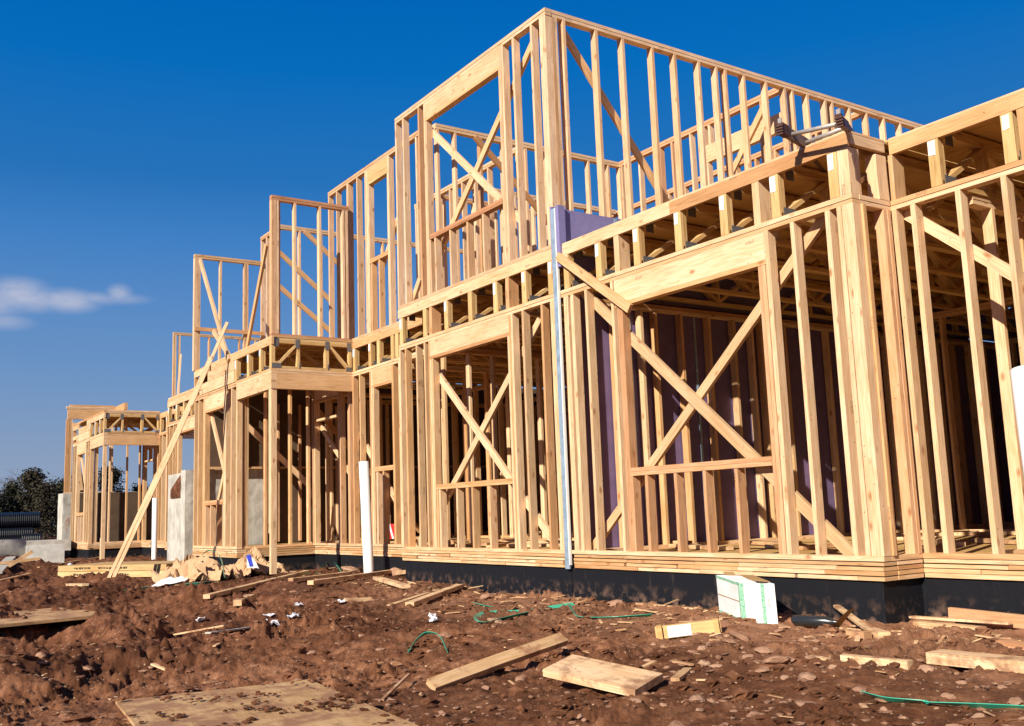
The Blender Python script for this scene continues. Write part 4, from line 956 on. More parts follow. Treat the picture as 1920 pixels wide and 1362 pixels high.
for k in range(8500):
    a = fwd+rng.uniform(-.55, .55); r = 3.0+17*rng.random()**1.5; x, y = CAM[0]+r*math.cos(a), CAM[1]+r*math.sin(a)
    if y > -.04: continue
    if float(perlin(x*1.1, y*1.1, 71)) < rng.uniform(-.25, .3): continue
    s = abs(rng.normal(0, .019))+.008; th = rng.uniform(0, 6.28); c_, s_ = math.cos(th), math.sin(th); z = float(gz(x, y, True))
    q = base*s*np.array([rng.uniform(.8, 1.4), rng.uniform(.7, 1.2), rng.uniform(.6, 1.2)])*rng.uniform(.7, 1.3, (13, 3)); n = len(V)
    V += [(x+c_*p[0]-s_*p[1], y+s_*p[0]+c_*p[1], z+p[2]+s*.15) for p in q]; F += [tuple(n+i for i in f) for f in bf]
g_ = raw('dirt_clods', V, F, M_DIRT); g_['kind'] = 'stuff'
# splinters
b = MB()
for k in range(300):
    a = fwd+rnd.uniform(-.55, .55); r = 3.5+16*rnd.random()**1.5; x, y = CAM[0]+r*math.cos(a), CAM[1]+r*math.sin(a)
    if y > -.1: continue
    th = rnd.uniform(0, 6.28); L = rnd.uniform(.02, .09); z = float(gz(x, y, True))+.006
    b.beam((x, y, z), (x+L*math.cos(th), y+L*math.sin(th), z+rnd.uniform(-.004, .012)), rnd.uniform(.004, .016), .004, (-math.sin(th), math.cos(th), 0))
for k in range(170):
    x, y = rnd.uniform(-10, 1.2), -.15-abs(rnd.gauss(0, .55)); z = float(gz(x, y, True))+.012; th = rnd.uniform(0, 6.28); L = rnd.uniform(.04, .20)
    if x < -7.4 and rnd.random() < .5: y += .3
    b.beam((x, y, z), (x+L*math.cos(th), y+L*math.sin(th), z+rnd.uniform(-.008, .03)), rnd.uniform(.008, .03), .007, (-math.sin(th), math.cos(th), 0))
o = b.build('wood_splinters', MWS); o['kind'] = 'stuff'

# ================================================================== lumber scraps on the dirt
def scrap(name, a, c, w, t, label, cat='board', m=MWS, lift=(0, 0), roll=0.0, tone=None, dz=0.0):
    p, q = on_ground(*a), on_ground(*c)
    n = 12; zs = []
    for k in range(n+1):
        s = p.lerp(q, k/n); zs.append(float(gz(s.x, s.y)))
    k = np.arange(n+1)/n; A = np.polyfit(k, zs, 1); off = max(np.array(zs)-np.polyval(A, k))*.6
    z0, z1 = np.polyval(A, 0)+off, np.polyval(A, 1)+off
    p = Vector((p.x, p.y, z0+t*.45+lift[0]+dz)); q = Vector((q.x, q.y, z1+t*.45+lift[1]+dz))
    d = (q-p).normalized(); side = d.cross(Vector((0, 0, 1))).normalized(); side = Matrix.Rotation(roll, 3, d) @ side
    b = MB(); b.beam(p, q, w, t, side, tone if tone is not None else rnd.uniform(0, .6), 0, rnd.uniform(-.004, .004))
    o = b.build(name, m); return tag(o, label, cat)
scrap('plank', (808, 1296), (1058, 1236), .089, .04, 'bright clean two-by-four propped up at one end, throwing a shadow beside the broad short board', lift=(.0, .12), roll=.55, tone=.0)
# broad thick board
def slab(name, corners, t, label, cat, m, tone=.2, zoff=.0):
    g0 = on_ground(sum(c[0] for c in corners)/4, sum(c[1] for c in corners)/4); P = [on_plane(c[0], c[1], g0.z+.03+zoff) for c in corners]; z = g0.z+.03+zoff
    c = sum(P, Vector())/4; u = ((P[1]-P[0])+(P[2]-P[3]))/2; v = ((P[3]-P[0])+(P[2]-P[1]))/2; u.z = v.z = 0
    lu, lv = u.length, v.length; u.normalize()
    b = MB(); c.z = z; b.beam(c-u*lu/2, c+u*lu/2, lv, t, u.cross(Vector((0, 0, 1))), tone); o = b.build(name, m); return tag(o, label, cat)
P = [Vector(q) for q in ((-.182, -2.941, -.515), (.412, -2.78, -.585), (.32, -2.484, -.536), (-.253, -2.686, -.474))]
u = (P[1]-P[0]+P[2]-P[3])/2; v = (P[3]-P[0]+P[2]-P[1])/2; c0 = sum(P, Vector())/4+Vector((0, 0, .022))
b = MB(); b.beam(c0-u/2, c0+u/2, v.length, .042, v, .05); tag(b.build('wide_board', MWS), 'broad thick short board lying flat, partly shaded by the propped two-by-four', 'board')
zp = on_ground(560, 1320).z+.07; A_, B_, C_ = (on_plane(x_, y_, zp) for x_, y_ in ((217, 1308), (580, 1268), (800, 1362)))
u = (B_-A_); wsh = u.length; u.normalize(); v = (C_-B_); v = (v-u*v.dot(u)).normalized(); z0_ = zp-.018
c0 = (A_+B_)/2; b = MB(); b.beam(Vector((c0.x, c0.y, z0_-.01)), Vector((c0.x, c0.y, z0_+.02))+v*2.44, wsh, .016, u, .4)
ply = tag(b.build('plywood_sheet', MPLY), 'large muddy plywood sheet lying flat at the bottom edge', 'plywood')
V = []; F = []
for k in range(900):
    q = c0+u*rnd.uniform(-.5, .5)*wsh+v*(rnd.random()**.8)*2.35; den = float(perlin(q.x*2.5, q.y*2.5, 61))
    if den < -.12+rnd.random()*.35: continue
    sz_ = abs(rnd.gauss(0, .011))+.004; n = len(V); zz = z0_+.018
    bb = base*sz_*np.array([rng.uniform(.7, 1.6), rng.uniform(.7, 1.3), rng.uniform(.5, 1)])*rng.uniform(.75, 1.25, (13, 3))
    V += [(q.x+e[0], q.y+e[1], zz+e[2]) for e in bb]; F += [tuple(n+i for i in f) for f in bf]
mc = raw('mud_crumbs', V, F, M_DIRT, ply); mc['kind'] = 'stuff'
slab('plywood_strip', ((-120, 1160), (0, 1182), (182, 1150), (120, 1143)), .03, 'muddy plywood sheet half buried at the left edge', 'plywood', MPLY, .4, -.02)
scrap('plank', (387, 1136), (576, 1083), .089, .05, 'long narrow board lying diagonally below the porch post', tone=.3)
scrap('block', (445, 1150), (472, 1124), .09, .06, 'short squared block of pale timber below the long diagonal board', 'block', tone=.3)
scrap('plank', (545, 1097), (656, 1082), .089, .04, 'tan board lying level just left of the white standpipe foot', tone=.5, dz=.03)
scrap('plank', (582, 1104), (748, 1078), .089, .05, 'clean long two-by-four with a knot in front of the white standpipe', tone=.1, dz=.03)
scrap('block', (706, 1090), (762, 1109), .10, .04, 'pale wide offcut sloping down below the foundation corner', 'block', tone=.1, dz=.03)
scrap('block', (742, 1086), (762, 1084), .09, .05, 'small upright offcut tucked against the foundation corner', 'block', tone=.3, dz=.06)
scrap('plank', (729, 1140), (823, 1110), .07, .03, 'thin board lying just behind the thicker two-by-four piece near the foundation', tone=.3)
scrap('plank', (768, 1142), (862, 1108), .095, .045, 'thicker two-by-four piece with a clean cut end near the foundation', tone=.15, dz=.02)
scrap('block', (645, 1128), (697, 1127), .06, .04, 'stubby yellow offcut among white bits left of the foundation', 'block', tone=.2)
scrap('plank', (687, 1245), (744, 1254), .07, .02, 'weathered pink flat lath piece alone on the dark dirt', m=MWR, tone=.2)
o = scrap('tagged_block', (1230, 1198), (1352, 1186), .05, .09, 'timber truss offcut with a white paper tag below the white carton', 'block', MWY, tone=.1, dz=.0)
scrap('plank', (1752, 1250), (2010, 1276), .15, .06, 'heavy clean two-by-six running out of the right edge', tone=.05, dz=.02)
scrap('plank', (1582, 1244), (1708, 1256), .06, .045, 'split pale board half buried right of the flat pink stone', tone=.05)
scrap('splint', (1517, 1232), (1566, 1243), .04, .012, 'thin split lath just left of the half buried split board', 'lath', tone=.2)
scrap('lath', (1749, 1216), (1866, 1194), .05, .014, 'thin straight lath above the heavy two-by-six', 'lath', tone=.4)
b = MB(); b.beam(at_y(1781, 1151, 0.28), at_y(2010, 1176, 0.28), 0.04, 0.089, (0, 1, 0), 0.75); tag(b.build('plank', MWP), 'pinkish two-by-four lying on other boards by the right foundation', 'board')
b = MB(); b.beam(at_y(1708, 1157, 0.2), at_y(1894, 1169, 0.2), 0.05, 0.016, (0, 1, 0), 0.05); tag(b.build('lath', MWS), 'long thin lath on top of the yellow block by the right foundation', 'lath')
b = MB(); b.beam(at_y(1719, 1171, 0.16), at_y(1843, 1183, 0.16), 0.089, 0.05, (0, 1, 0), 0.3); tag(b.build('plank', MWS), 'short yellow board under the long thin lath by the right foundation', 'board')
scrap('lath', (1571, 1166), (1654, 1203), .05, .016, 'broken lath slanting down in front of the dark cardboard sheet', 'lath', tone=.3, lift=(.10, 0))
scrap('block', (1594, 1196), (1628, 1199), .08, .045, 'small dark yellow cut block below the broken slanting lath', 'block', tone=.8)
scrap('block', (1632, 1187), (1659, 1198), .08, .04, 'small pale cut block at the low end of the broken slanting lath', 'block', tone=.1)
scrap('plank', (1877, 1212), (1990, 1232), .12, .04, 'brownish board end at the right edge above the heavy two-by-six', m=MWR, tone=.2)
scrap('stick', (1266, 1280), (1290, 1260), .05, .02, 'stubby stick right of the broad short board', 'stick', tone=.4)
scrap('stick', (1196, 1259), (1228, 1244), .035, .015, 'thin stick behind the broad short board', 'stick', tone=.4)
scrap('stick', (1260, 1242), (1297, 1251), .03, .012, 'reddish splinter stick below the tagged block', 'stick', tone=.8)
scrap('lath', (1195, 1134), (1303, 1146), .04, .02, 'long thin lath lying against the foundation left of the white carton', 'lath', tone=.5)
scrap('lath', (72, 1070), (187, 1049), .06, .02, 'long thin lath behind the stacked strand boards at far left', 'lath', tone=.4)
scrap('lath', (-30, 1092), (56, 1081), .06, .02, 'thin lath lying at the left edge in front of grey boards', 'lath', tone=.5)
scrap('plank', (-8, 1080), (44, 1042), .20, .04, 'grey weathered board tilted up at the left edge', m=M_CONC, tone=.5, lift=(0, .25))
scrap('lath', (320, 1186), (423, 1181), .05, .015, 'narrow yellow lath on the dark dirt left of centre', 'lath', tone=.3)
scrap('lath', (390, 1194), (467, 1178), .06, .015, 'grey weathered lath curving out of the dirt left of centre', 'lath', m=M_CONC, tone=.3)
scrap('plank', (478, 1078), (593, 1074), .12, .03, 'flat board under the foot of the porch post', tone=.2)
scrap('plank', (650, 1073), (700, 1069), .10, .03, 'pinkish board end behind the white standpipe', m=MWP, tone=.8, dz=.02)
scrap('block', (128, 1094), (160, 1104), .09, .035, 'yellow offcut alone in front of the stacked strand boards', 'block', tone=.2)
scrap('stick', (717, 1318), (767, 1284), .018, .012, 'thin dark twig pointing out of the mud beside the large plywood sheet', 'stick', tone=.9, lift=(0, .06))
scrap('stick', (286, 1247), (332, 1268), .035, .012, 'greenish painted chip of wood in the dark ruts at the left', 'stick', tone=.5)
for k in range(26):
    px = rnd.uniform(30, 1900); py = rnd.uniform(1085, 1340)
    p = on_ground(px, py)
    if p.y > -.15: continue
    a = rnd.uniform(0, 6.28); L = rnd.uniform(.03, .12); b = MB(); z = p.z+.012
    b.beam((p.x, p.y, z), (p.x+L*math.cos(a), p.y+L*math.sin(a), z+rnd.uniform(-.006, .02)), rnd.uniform(.008, .035), .009, (-math.sin(a), math.cos(a), 0))
    tag(b.build('wood_chip', MWS), 'small pale wood chip scattered on the red dirt, one of many', 'wood chip', 'wood chips on the dirt')
for (px, py, sx) in ((505, 1162, .10), (548, 1165, .07), (376, 1170, .07), (515, 1180, .08), (810, 1162, .06), (815, 1170, .05), (130, 1062, .1), (640, 1135, .06), (560, 1140, .06), (495, 1172, .06)):
    p = on_ground(px, py); V = []; F = []; sx *= .55
    for i in range(5):
        for j in range(4):
            V.append((p.x+(i-2)*sx*.5+rnd.uniform(-.02, .02), p.y+(j-1.5)*sx*.6+rnd.uniform(-.02, .02), p.z+.015+rnd.uniform(0, .05)))
    for i in range(4):
        for j in range(3): F.append((i*4+j, (i+1)*4+j, (i+1)*4+j+1, i*4+j+1))
    o = raw('paper_scrap', V, F, M_WHITE); tag(o, 'crumpled white scrap of paper on the dirt, one of several', 'paper scrap', 'white paper scraps on the dirt')
    sm = o.modifiers.new('thick', 'SOLIDIFY'); sm.thickness = .003
# paper tag of the timber offcut
tb = [o for o in bpy.data.objects if o.name == 'tagged_block'][0]
def block_tag(o):
    vs = [o.matrix_basis @ v.co for v in o.data.vertices]; P = np.array([tuple(v) for v in vs])
    lo_, hi_ = P.min(0), P.max(0); b = MB()
    c0 = P[np.argsort(P[:, 0])[:4]].mean(0); c1 = P[np.argsort(P[:, 0])[-4:]].mean(0)
    d = Vector(c1-c0).normalized(); s = d.cross(Vector((0, 0, 1))).normalized()
    if s.y > 0: s = -s
    a = Vector(c0)+d*.09+s*.0275; b.beam(a, a+d*.17, .002, .08, s, .5); b.build('paper_tag', M_PAPER, o)
    for e in (.012, (Vector(c1)-Vector(c0)).length-.05):
        a = Vector(c0)+d*e+s*.004; q = MB(); q.beam(a, a+d*.038, .09, .10, s, .6); q.build('end_block', MWY, o)
block_tag(tb)

# stacked strand boards with stamped edges
p = on_ground(110, 1086); q = on_ground(225, 1078)
c0 = Vector((p.x, p.y, p.z)); u = Vector((q.x-p.x, q.y-p.y, 0)); u.normalize(); v = Vector((-u.y, u.x, 0))
if v.y < 0: v = -v
for k, (off, lab) in enumerate(((0, 'lower thick strand board panel of the stack at far left'), (.005, 'upper thick strand board panel of the stack at far left'))):
    b = MB(); a = c0+v*.55+u*off+Vector((0, 0, .06+k*.105)); b.beam(a, a+u*2.3, 1.15, .098, v, .2+.2*k)
    o = b.build('strand_board', MSTK); tag(o, lab+', dark stamp on its edge', 'board')
    ink = MB(); x = .35
    while x < 1.5:
        L = rnd.uniform(.02, .06); h = rnd.choice([.02, .03, .034]); e = a-v*.5765+u*x+Vector((0, 0, rnd.uniform(-.006, .006)))
        if not 0.72 < x < 0.86: ink.beam(e, e+u*L, .002, h, v, .5)
        x += L+rnd.uniform(.008, .022)
    ink.build('stamp_ink', simple('stamp_ink', (.05, .035, .025), .8) if k == 0 else bpy.data.materials['stamp_ink'], o)['kind'] = 'stuff'

# crumpled kraft wraps
def kraft(name, cx, cy, rx, ry, h, seed, label, ang=0.0):
    n = 10; ca, sa = math.cos(ang), math.sin(ang); r_ = random.Random(seed)
    G = np.zeros((n+1, n+1, 3))
    for i in range(n+1):
        for j in range(n+1):
            a, c = i/n*2-1, j/n*2-1
            m_ = max(abs(a), abs(c)); dome = max(0, 1-m_**2.2)
            z = h*(dome*(.55+.45*float(perlin(a*1.5+seed, c*1.5, 13)))+r_.uniform(-.34, .34)*(.25+dome**.5))
            if m_ > .99: z = r_.choice([0, 0, .02, .10, .20])*h*2
            G[i, j] = ((a+r_.uniform(-.11, .11))*rx*(1+.2*float(perlin(c*2, seed*1.3, 12))), (c+r_.uniform(-.11, .11))*ry*(1+.2*float(perlin(a*2, seed*2.3, 12))), max(.01, z))
    for _ in range(2):
        m2 = 2*(len(G)-1)+1; H_ = np.zeros((m2, m2, 3)); H_[::2, ::2] = G; H_[1::2, ::2] = (G[1:]+G[:-1])/2; H_[::2, 1::2] = (G[:, 1:]+G[:, :-1])/2; H_[1::2, 1::2] = (G[1:, 1:]+G[:-1, :-1])/2
        H_ += np.array([[[r_.uniform(-1, 1), r_.uniform(-1, 1), r_.uniform(-1, 1)] for _q in range(m2)] for _p in range(m2)])*.011; G = H_
    n = len(G)-1; V = []; F = []
    for i in range(n+1):
        for j in range(n+1):
            X, Yv, z = G[i, j]; wx, wy = cx+X*ca-Yv*sa, cy+X*sa+Yv*ca
            V.append((wx, wy, float(gz(wx, wy))+max(.012, z)))
    for i in range(n):
        for j in range(n):
            q = [i*(n+1)+j, (i+1)*(n+1)+j, (i+1)*(n+1)+j+1, i*(n+1)+j+1]; F += [(q[0], q[1], q[2]), (q[0], q[2], q[3])]
    o = raw(name, V, F, M_KRAFT); tag(o, label, 'paper wrap')
    sm = o.modifiers.new('thick', 'SOLIDIFY'); sm.thickness = .006
    return o
def flap(parent, P, m, name, seed, nu=10, nv=6, amp=.03):
    V = []; F = []
    P = [Vector(p) for p in P]
    for i in range(nu+1):
        for j in range(nv+1):
            a, c = i/nu, j/nv; q = P[0].lerp(P[1], a).lerp(P[3].lerp(P[2], a), c)
            q = q+Vector((0, 1, .5))*amp*float(perlin(a*3+seed, c*3, 15)); V.append(tuple(q))
    for i in range(nu):
        for j in range(nv): F.append((i*(nv+1)+j, (i+1)*(nv+1)+j, (i+1)*(nv+1)+j+1, i*(nv+1)+j+1))
    o = raw(name, V, F, m, parent); sm = o.modifiers.new('thick', 'SOLIDIFY'); sm.thickness = .004; return o
gA = on_ground(335, 1092); gB = on_ground(436, 1082)
k1 = kraft('kraft_wrap', gA.x-.05, gA.y+.30, .66, .46, .46, 3, 'big crumpled brown paper wrap with a torn white underside, left of the other', .25)
A_ = on_ground(296, 1106); B_ = on_ground(372, 1094)
flap(k1, (A_+Vector((0, -.12, .03)), B_+Vector((-.3, -.10, .03)), B_+Vector((-.5, .02, .10)), A_+Vector((.15, .02, .16))), M_WHITE, 'white_underside', 2, amp=.12)
k2 = kraft('kraft_wrap', gB.x-.02, gB.y+.30, .46, .40, .42, 8, 'smaller folded brown paper wrap with a blue and white corner near the porch post', .35)
a = at_y(462, 1048, gB.y+.2); q = [at_y(x, y, gB.y+.1) for x, y in ((464, 1065), (486, 1066), (470, 1042), (462, 1042))]
flap(k2, q, M_WHITE, 'white_corner', 4, amp=.015)
q = [at_y(x, y, gB.y+.085) for x, y in ((468, 1063), (474, 1061), (469, 1040), (462, 1042))]
flap(k2, q, M_BLUE, 'blue_print', 5, amp=.008)

# green plastic strapping
def strap(pts, label, w=.016, lifts=None, wz=.25):
    P = []
    for k, (px, py) in enumerate(pts):
        p = on_ground(px, py); p.z += .022+(lifts[k] if lifts else 0); P.append(p)
    # smooth through the points
    Q = []
    for k in range(len(P)-1):
        a0, a1, a2, a3 = P[max(k-1, 0)], P[k], P[k+1], P[min(k+2, len(P)-1)]
        for s in range(8):
            t = s/8; Q.append(.5*((2*a1)+(a2-a0)*t+(2*a0-5*a1+4*a2-a3)*t*t+(3*a1-a0-3*a2+a3)*t**3))
    Q.append(P[-1]); V = []; F = []
    for k, q in enumerate(Q):
        d = Q[min(k+1, len(Q)-1)]-Q[max(k-1, 0)]; s = d.cross(Vector((0, 0, 1))); s = s.normalized() if s.length > 1e-6 else Vector((1, 0, 0))
        tw = .5+.5*math.sin(k*.23); s = (s*(1-wz*tw)+Vector((0, 0, 1))*(wz+.3*tw)).normalized()
        V += [tuple(q-s*w*1.35), tuple(q+s*w*1.35)]
    for k in range(len(Q)-1): F.append((2*k, 2*k+2, 2*k+3, 2*k+1))
    o = raw('plastic_strap', V, F, M_STRAP); sm = o.modifiers.new('thick', 'SOLIDIFY'); sm.thickness = .003
    return tag(o, label, 'strap')
strap([(1075, 1137), (1060, 1140), (985, 1150), (920, 1153), (897, 1160), (893, 1167), (905, 1173), (940, 1166), (985, 1156), (1030, 1146)], 'looped green plastic strap lying in front of the black foundation', .017)
strap([(1067, 1139), (1078, 1155), (1090, 1163), (1150, 1164), (1222, 1159)], 'green plastic strap curving away right from the strap loop', .015)
strap([(889, 1136), (905, 1141), (926, 1144)], 'short bright green strap end beside the rounded dirt boulder', .013)
strap([(1620, 1308), (1663, 1321), (1733, 1328), (1745, 1331), (1840, 1335), (1990, 1344)], 'long straight green strap at the bottom right corner', .016)
strap([(767, 1228), (780, 1216), (800, 1209), (825, 1212), (838, 1228)], 'small arched green strap on the dark dirt in the centre', .012, [0, .03, .06, .05, 0], .6)
strap([(233, 1112), (262, 1107), (293, 1102)], 'green strap end lying left of the big paper wrap', .016)
strap([(348, 1100), (380, 1097), (412, 1093)], 'green strap in front of the two paper wraps', .016)
strap([(372, 1086), (378, 1078), (392, 1076), (412, 1082), (421, 1094)], 'green strap hoop arching between the two paper wraps', .012, [.10, .28, .36, .30, .06], .6)
strap([(588, 1086), (605, 1074), (625, 1068), (640, 1078)], 'dark green strap curl behind the boards near the standpipe', .013, [0, .08, .1, .02], .5)

# white carton leaning on the foundation
bx = thing('carton', (-1.05, -.42, -.46), 'open white carton with green tape edges tilted against the black foundation', 'carton')
p0 = on_ground(1398, 1166)
ux = Vector((.80, .60, 0)).normalized(); 
# corners measured from its visible faces
BL = Vector((-1.335, -.50, -.50)); ux = Vector((.96, -.28, -.02)).normalized()
B0 = at_y(1392, 1167, -.52); B1 = at_y(1459, 1171, -.44); ux = (B1-B0); wlen = ux.length; ux.normalize()
B2 = at_y(1349, 1148, -.30); vx = (B2-B0); vl = vx.length; vx.normalize(); upv = ux.cross(-vx).normalized() if ux.cross(-vx).z > 0 else -ux.cross(-vx).normalized()
H = .30
def P_(a, c, d): return B0+ux*(a*wlen)+vx*(c*vl)+upv*(d*H)
b = MB(); P = [P_(a, c, d) for a in (0, 1) for c in (0, 1) for d in (0, 1)]
b.quadmesh(P, [(0, 4, 5, 1), (4, 6, 7, 5), (6, 2, 3, 7), (2, 0, 1, 3), (0, 2, 6, 4)], [((0, 0), (1, 0), (1, 1), (0, 1))]*5, .5); o = b.build('carton_body', M_CARDW, bx)
sm = o.modifiers.new('thick', 'SOLIDIFY'); sm.thickness = .008; sm.offset = -1
M_TAPE = simple('green_printed_tape', (.03, .30, .14), .5, .3, .75, 90, 0, 0, (.55, .68, .58))
nrm1 = -vx*.003; nrm2 = -ux*.003
def strip(P0, P1, wv, n, name='tape'):
    q = MB(); q.quadmesh([P0+n, P1+n, P1+wv+n, P0+wv+n, P0+n*.3, P1+n*.3, P1+wv+n*.3, P0+wv+n*.3], [(0, 1, 2, 3), (7, 6, 5, 4), (0, 4, 5, 1), (1, 5, 6, 2), (2, 6, 7, 3), (3, 7, 4, 0)], [((0, 0), (1, 0), (1, .1), (0, .1))]*6, .5); q.build(name, M_TAPE, bx)
strip(P_(.0, 0, 0), P_(.0, 0, 1), ux*.035, nrm1); strip(P_(.60, 0, 0), P_(.60, 0, 1), ux*.03, nrm1)
strip(P_(0, 0, .0), P_(0, 1, .0), upv*.022, nrm2); strip(P_(0, 0, 1), P_(0, 1, 1), -upv*.022, nrm2); strip(P_(0, 0, 0), P_(0, 0, 1), vx*.02, nrm2)
def card(Pq, name, m):
    q = MB(); n = (Pq[1]-Pq[0]).cross(Pq[3]-Pq[0]).normalized()*.004
    q.quadmesh(list(Pq)+[p+n for p in Pq], [(3, 2, 1, 0), (4, 5, 6, 7), (0, 1, 5, 4), (1, 2, 6, 5), (2, 3, 7, 6), (3, 0, 4, 7)], [((0, 0), (1, 0), (1, 1), (0, 1))]*6, .5); q.build(name, m, bx)
card([P_(.55, .25, 1.02), P_(1.0, .15, 1.01), P_(1.0, .8, 1.05), P_(.55, .8, 1.05)], 'flap', M_CARD)
card([P_(.01, .02, 1.01), P_(.52, .02, 1.01), P_(.5, .55, 1.03), P_(.03, .55, 1.03)], 'flap', M_CARDW)
card([P_(.30, .98, 1.0), P_(.62, .98, 1.0), P_(.62, 1.12, 1.06), P_(.30, 1.12, 1.06)], 'flap', M_CARD)
q = MB(); a = P_(0, .03, .52)-ux*.004; q.beam(a, P_(0, .97, .50)-ux*.004, .004, .005, vx.cross(ux), .5); q.build('flap_seam', M_CARD, bx)
q = MB(); a = P_(.80, 0, .42)-vx*.004; q.beam(a, a+upv*.06, .004, .006, ux, .5); q.build('hand_slot', M_CARD, bx)

# dark cardboard sheet, bottle, barrier
yb = -.42; Q = [at_y(1546, 1188, yb), at_y(1566, 1186, yb), at_y(1603, 1140, yb-.28), at_y(1588, 1146, yb-.26)]
b = MB(); th_ = Vector((-.003, .006, 0)); b.quadmesh(Q+[q+th_ for q in Q], [(0, 1, 2, 3), (7, 6, 5, 4), (0, 4, 5, 1), (1, 5, 6, 2), (2, 6, 7, 3), (3, 7, 4, 0)], [((0, 0), (1, 0), (1, 1), (0, 1))]*6, .5)
tag(b.build('cardboard_sheet', M_CARD), 'dark brown cardboard sheet stuck up at a slant near the foundation corner', 'cardboard')
p = on_ground(1486, 1176); q = on_ground(1537, 1179); d = (q-p).normalized(); z = Vector((0, 0, .05))
V, F = tube([p+z, p+z+d*.02, p+z+d*.26, p+z+d*.31, p+z+d*.33, p+z+d*.37], [.02, .04, .04, .02, .016, .016], 16); tag(raw('bottle', V, F, M_DARKP, None, True), 'dark plastic bottle lying on its side right of the white carton', 'bottle')
bar = thing('barrier_board', (-8.9, 2.6, -.04), 'red and white striped barrier board leaning inside behind the recessed narrow window', 'barrier')
p = at_y(742, 1000, 2.2); b = MB(); b.beam((p.x-.6, p.y, p.z), (p.x+.45, p.y, p.z), .02, .34, (0, 1, 0), .5); b.build('board', M_RED, bar)
for k in range(5):
    b = MB(); c = Vector((p.x-.55+k*.22, p.y-.012, p.z)); b.beam(c+Vector((-.12, 0, .16)), c+Vector((.06, 0, -.16)), .003, .06, (0, 1, 0), .5); b.build('stripe', M_WHITE, bar)

# ================================================================== far left yard: culvert pipes, concrete pieces, spoil
g1 = Vector((-math.sin(YAW+.47), math.cos(YAW+.47), 0)); g2 = Vector((g1.y, -g1.x, 0))   # away from the camera, and rightwards
def corr_pipe(c, ax, L, r, label):
    n = int(L/.075); pts = []; rr = []
    for k in range(n*2+1): pts.append(c+ax*(-L/2+L*k/(2*n))); rr.append(r if k % 2 else r*.90)
    V, F = tube(pts, rr, 20, False); t = thing('culvert_pipe', tuple(c-Vector((0, 0, r))), label, 'culvert pipe', 'black corrugated culvert pipes')
    raw('pipe_wall', V, F, M_BLACKP, t); V, F = tube([c-ax*L/2, c+ax*(L/2-.02)], r*.86, 20, False); raw('pipe_liner', V, [f[::-1] for f in F], M_BLACKP, t); return t
cp = Vector(CAM)+g1*50; zg = float(gz(cp.x, cp.y))
def at_dist(px, py, dist): d = ray(px, py); d = d/np.linalg.norm(d); return Vector(CAM+d*dist)
for k, (pxr, pyc, dist, L, r) in enumerate(((75, 976, 46, 8.0, .33), (73, 974, 47, 8, .33), (62, 1002, 45.6, 8, .30), (61, 1001, 46.6, 8, .30), (60, 1018, 45.3, 8, .26), (66, 1018, 46.2, 8, .26))):
    e = at_dist(pxr, pyc, dist); c = e-g2*(L/2)
    corr_pipe(c, g2, L, r, ['top front', 'top rear', 'middle front', 'middle rear', 'bottom front', 'bottom rear'][k]+' black corrugated culvert pipe of the stack at the far left edge')
e = at_dist(77, 1012, 45); corr_pipe(e-g2*.35+g1*.2, g2, .7, .26, 'short black pipe stub with a pale rim beside the culvert stack')
c = at_dist(5, 1036, 27); V, F = tube([c-g2*1.2, c+g2*.5], .30, 24); tag(raw('concrete_pipe', V, F, M_CONC, None, True), 'grey concrete pipe section lying at the left edge', 'concrete pipe')
c = at_dist(85, 1043, 26.5); b = MB(); b.beam(c-g2*.42, c+g2*.40, .6, .52, g1, .5); tag(raw('concrete_block', b.v, b.f, M_CONC2), 'white concrete block beside the far left concrete wall end', 'concrete block')
c = at_dist(62, 1024, 31); b = MB(); b.beam(c-g2*1.6, c+g2*.9, 2.4, .28, g1, .5); tag(raw('concrete_slab', b.v, b.f, M_CONC), 'low grey concrete slab in front of the black culvert pipes', 'concrete slab')
c = at_dist(50, 1056, 22); b = MB(); b.beam(c-g2*.75-Vector((0, 0, .32)), c+g2*.10+Vector((0, 0, .22)), .35, .06, g1, .4); tag(b.build('plank', MWS), 'tilted pale board propped on dirt at the far left edge', 'board')
c = at_dist(12, 1062, 22.5); b = MB(); b.beam(c-g2*.9, c+g2*.6+Vector((0, 0, .12)), .22, .05, g1, .4); tag(b.build('plank', MWS), 'pale board lying level behind the tilted board at the left edge', 'board')

# ================================================================== trees on the horizon
def crown_mesh(seed, h, w, bare=False):
    r_ = np.random.default_rng(seed); V = []; F = []; Tn = []
    ncl = 70
    for k in range(ncl):
        z = h*(.06+.92*r_.random()**.9); rr = w*(1.05-.98*z/h)*(.45+.6*r_.random()); a = r_.uniform(0, 6.28)
        c = np.array([rr*math.cos(a)*r_.random()**.4, rr*math.sin(a)*r_.random()**.4, z]); tn = np.clip(r_.normal(.45, .25), 0, 1)
        for i in range(70):
            o = r_.normal(0, 1, 3)*np.array([w*.17, w*.17, h*.055]); p = c+o; s = r_.uniform(.05, .15); d1 = r_.normal(0, 1, 3); d1 /= np.linalg.norm(d1); d2 = np.cross(d1, r_.normal(0, 1, 3)); d2 /= np.linalg.norm(d2)
            n = len(V); V += [p-d1*s, p+d2*s*.6, p+d1*s, p-d2*s*.6]; F.append((n, n+1, n+2, n+3)); Tn.append(np.clip(tn+r_.normal(0, .15), 0, 1))
    return V, F, Tn
def mesh_only(name, V, F, Tn, m):
    me = bpy.data.meshes.new(name); me.from_pydata([tuple(map(float, v)) for v in V], [], F)
    at = me.attributes.new('tone', 'FLOAT', 'FACE'); at.data.foreach_set('value', np.asarray(Tn, float)); me.materials.append(m); me.update(); return me
crowns = [mesh_only('crown', *crown_mesh(s, 1.0*6, 1.9), M_LEAF if s % 2 else M_LEAF2) for s in (1, 2, 3, 4)]
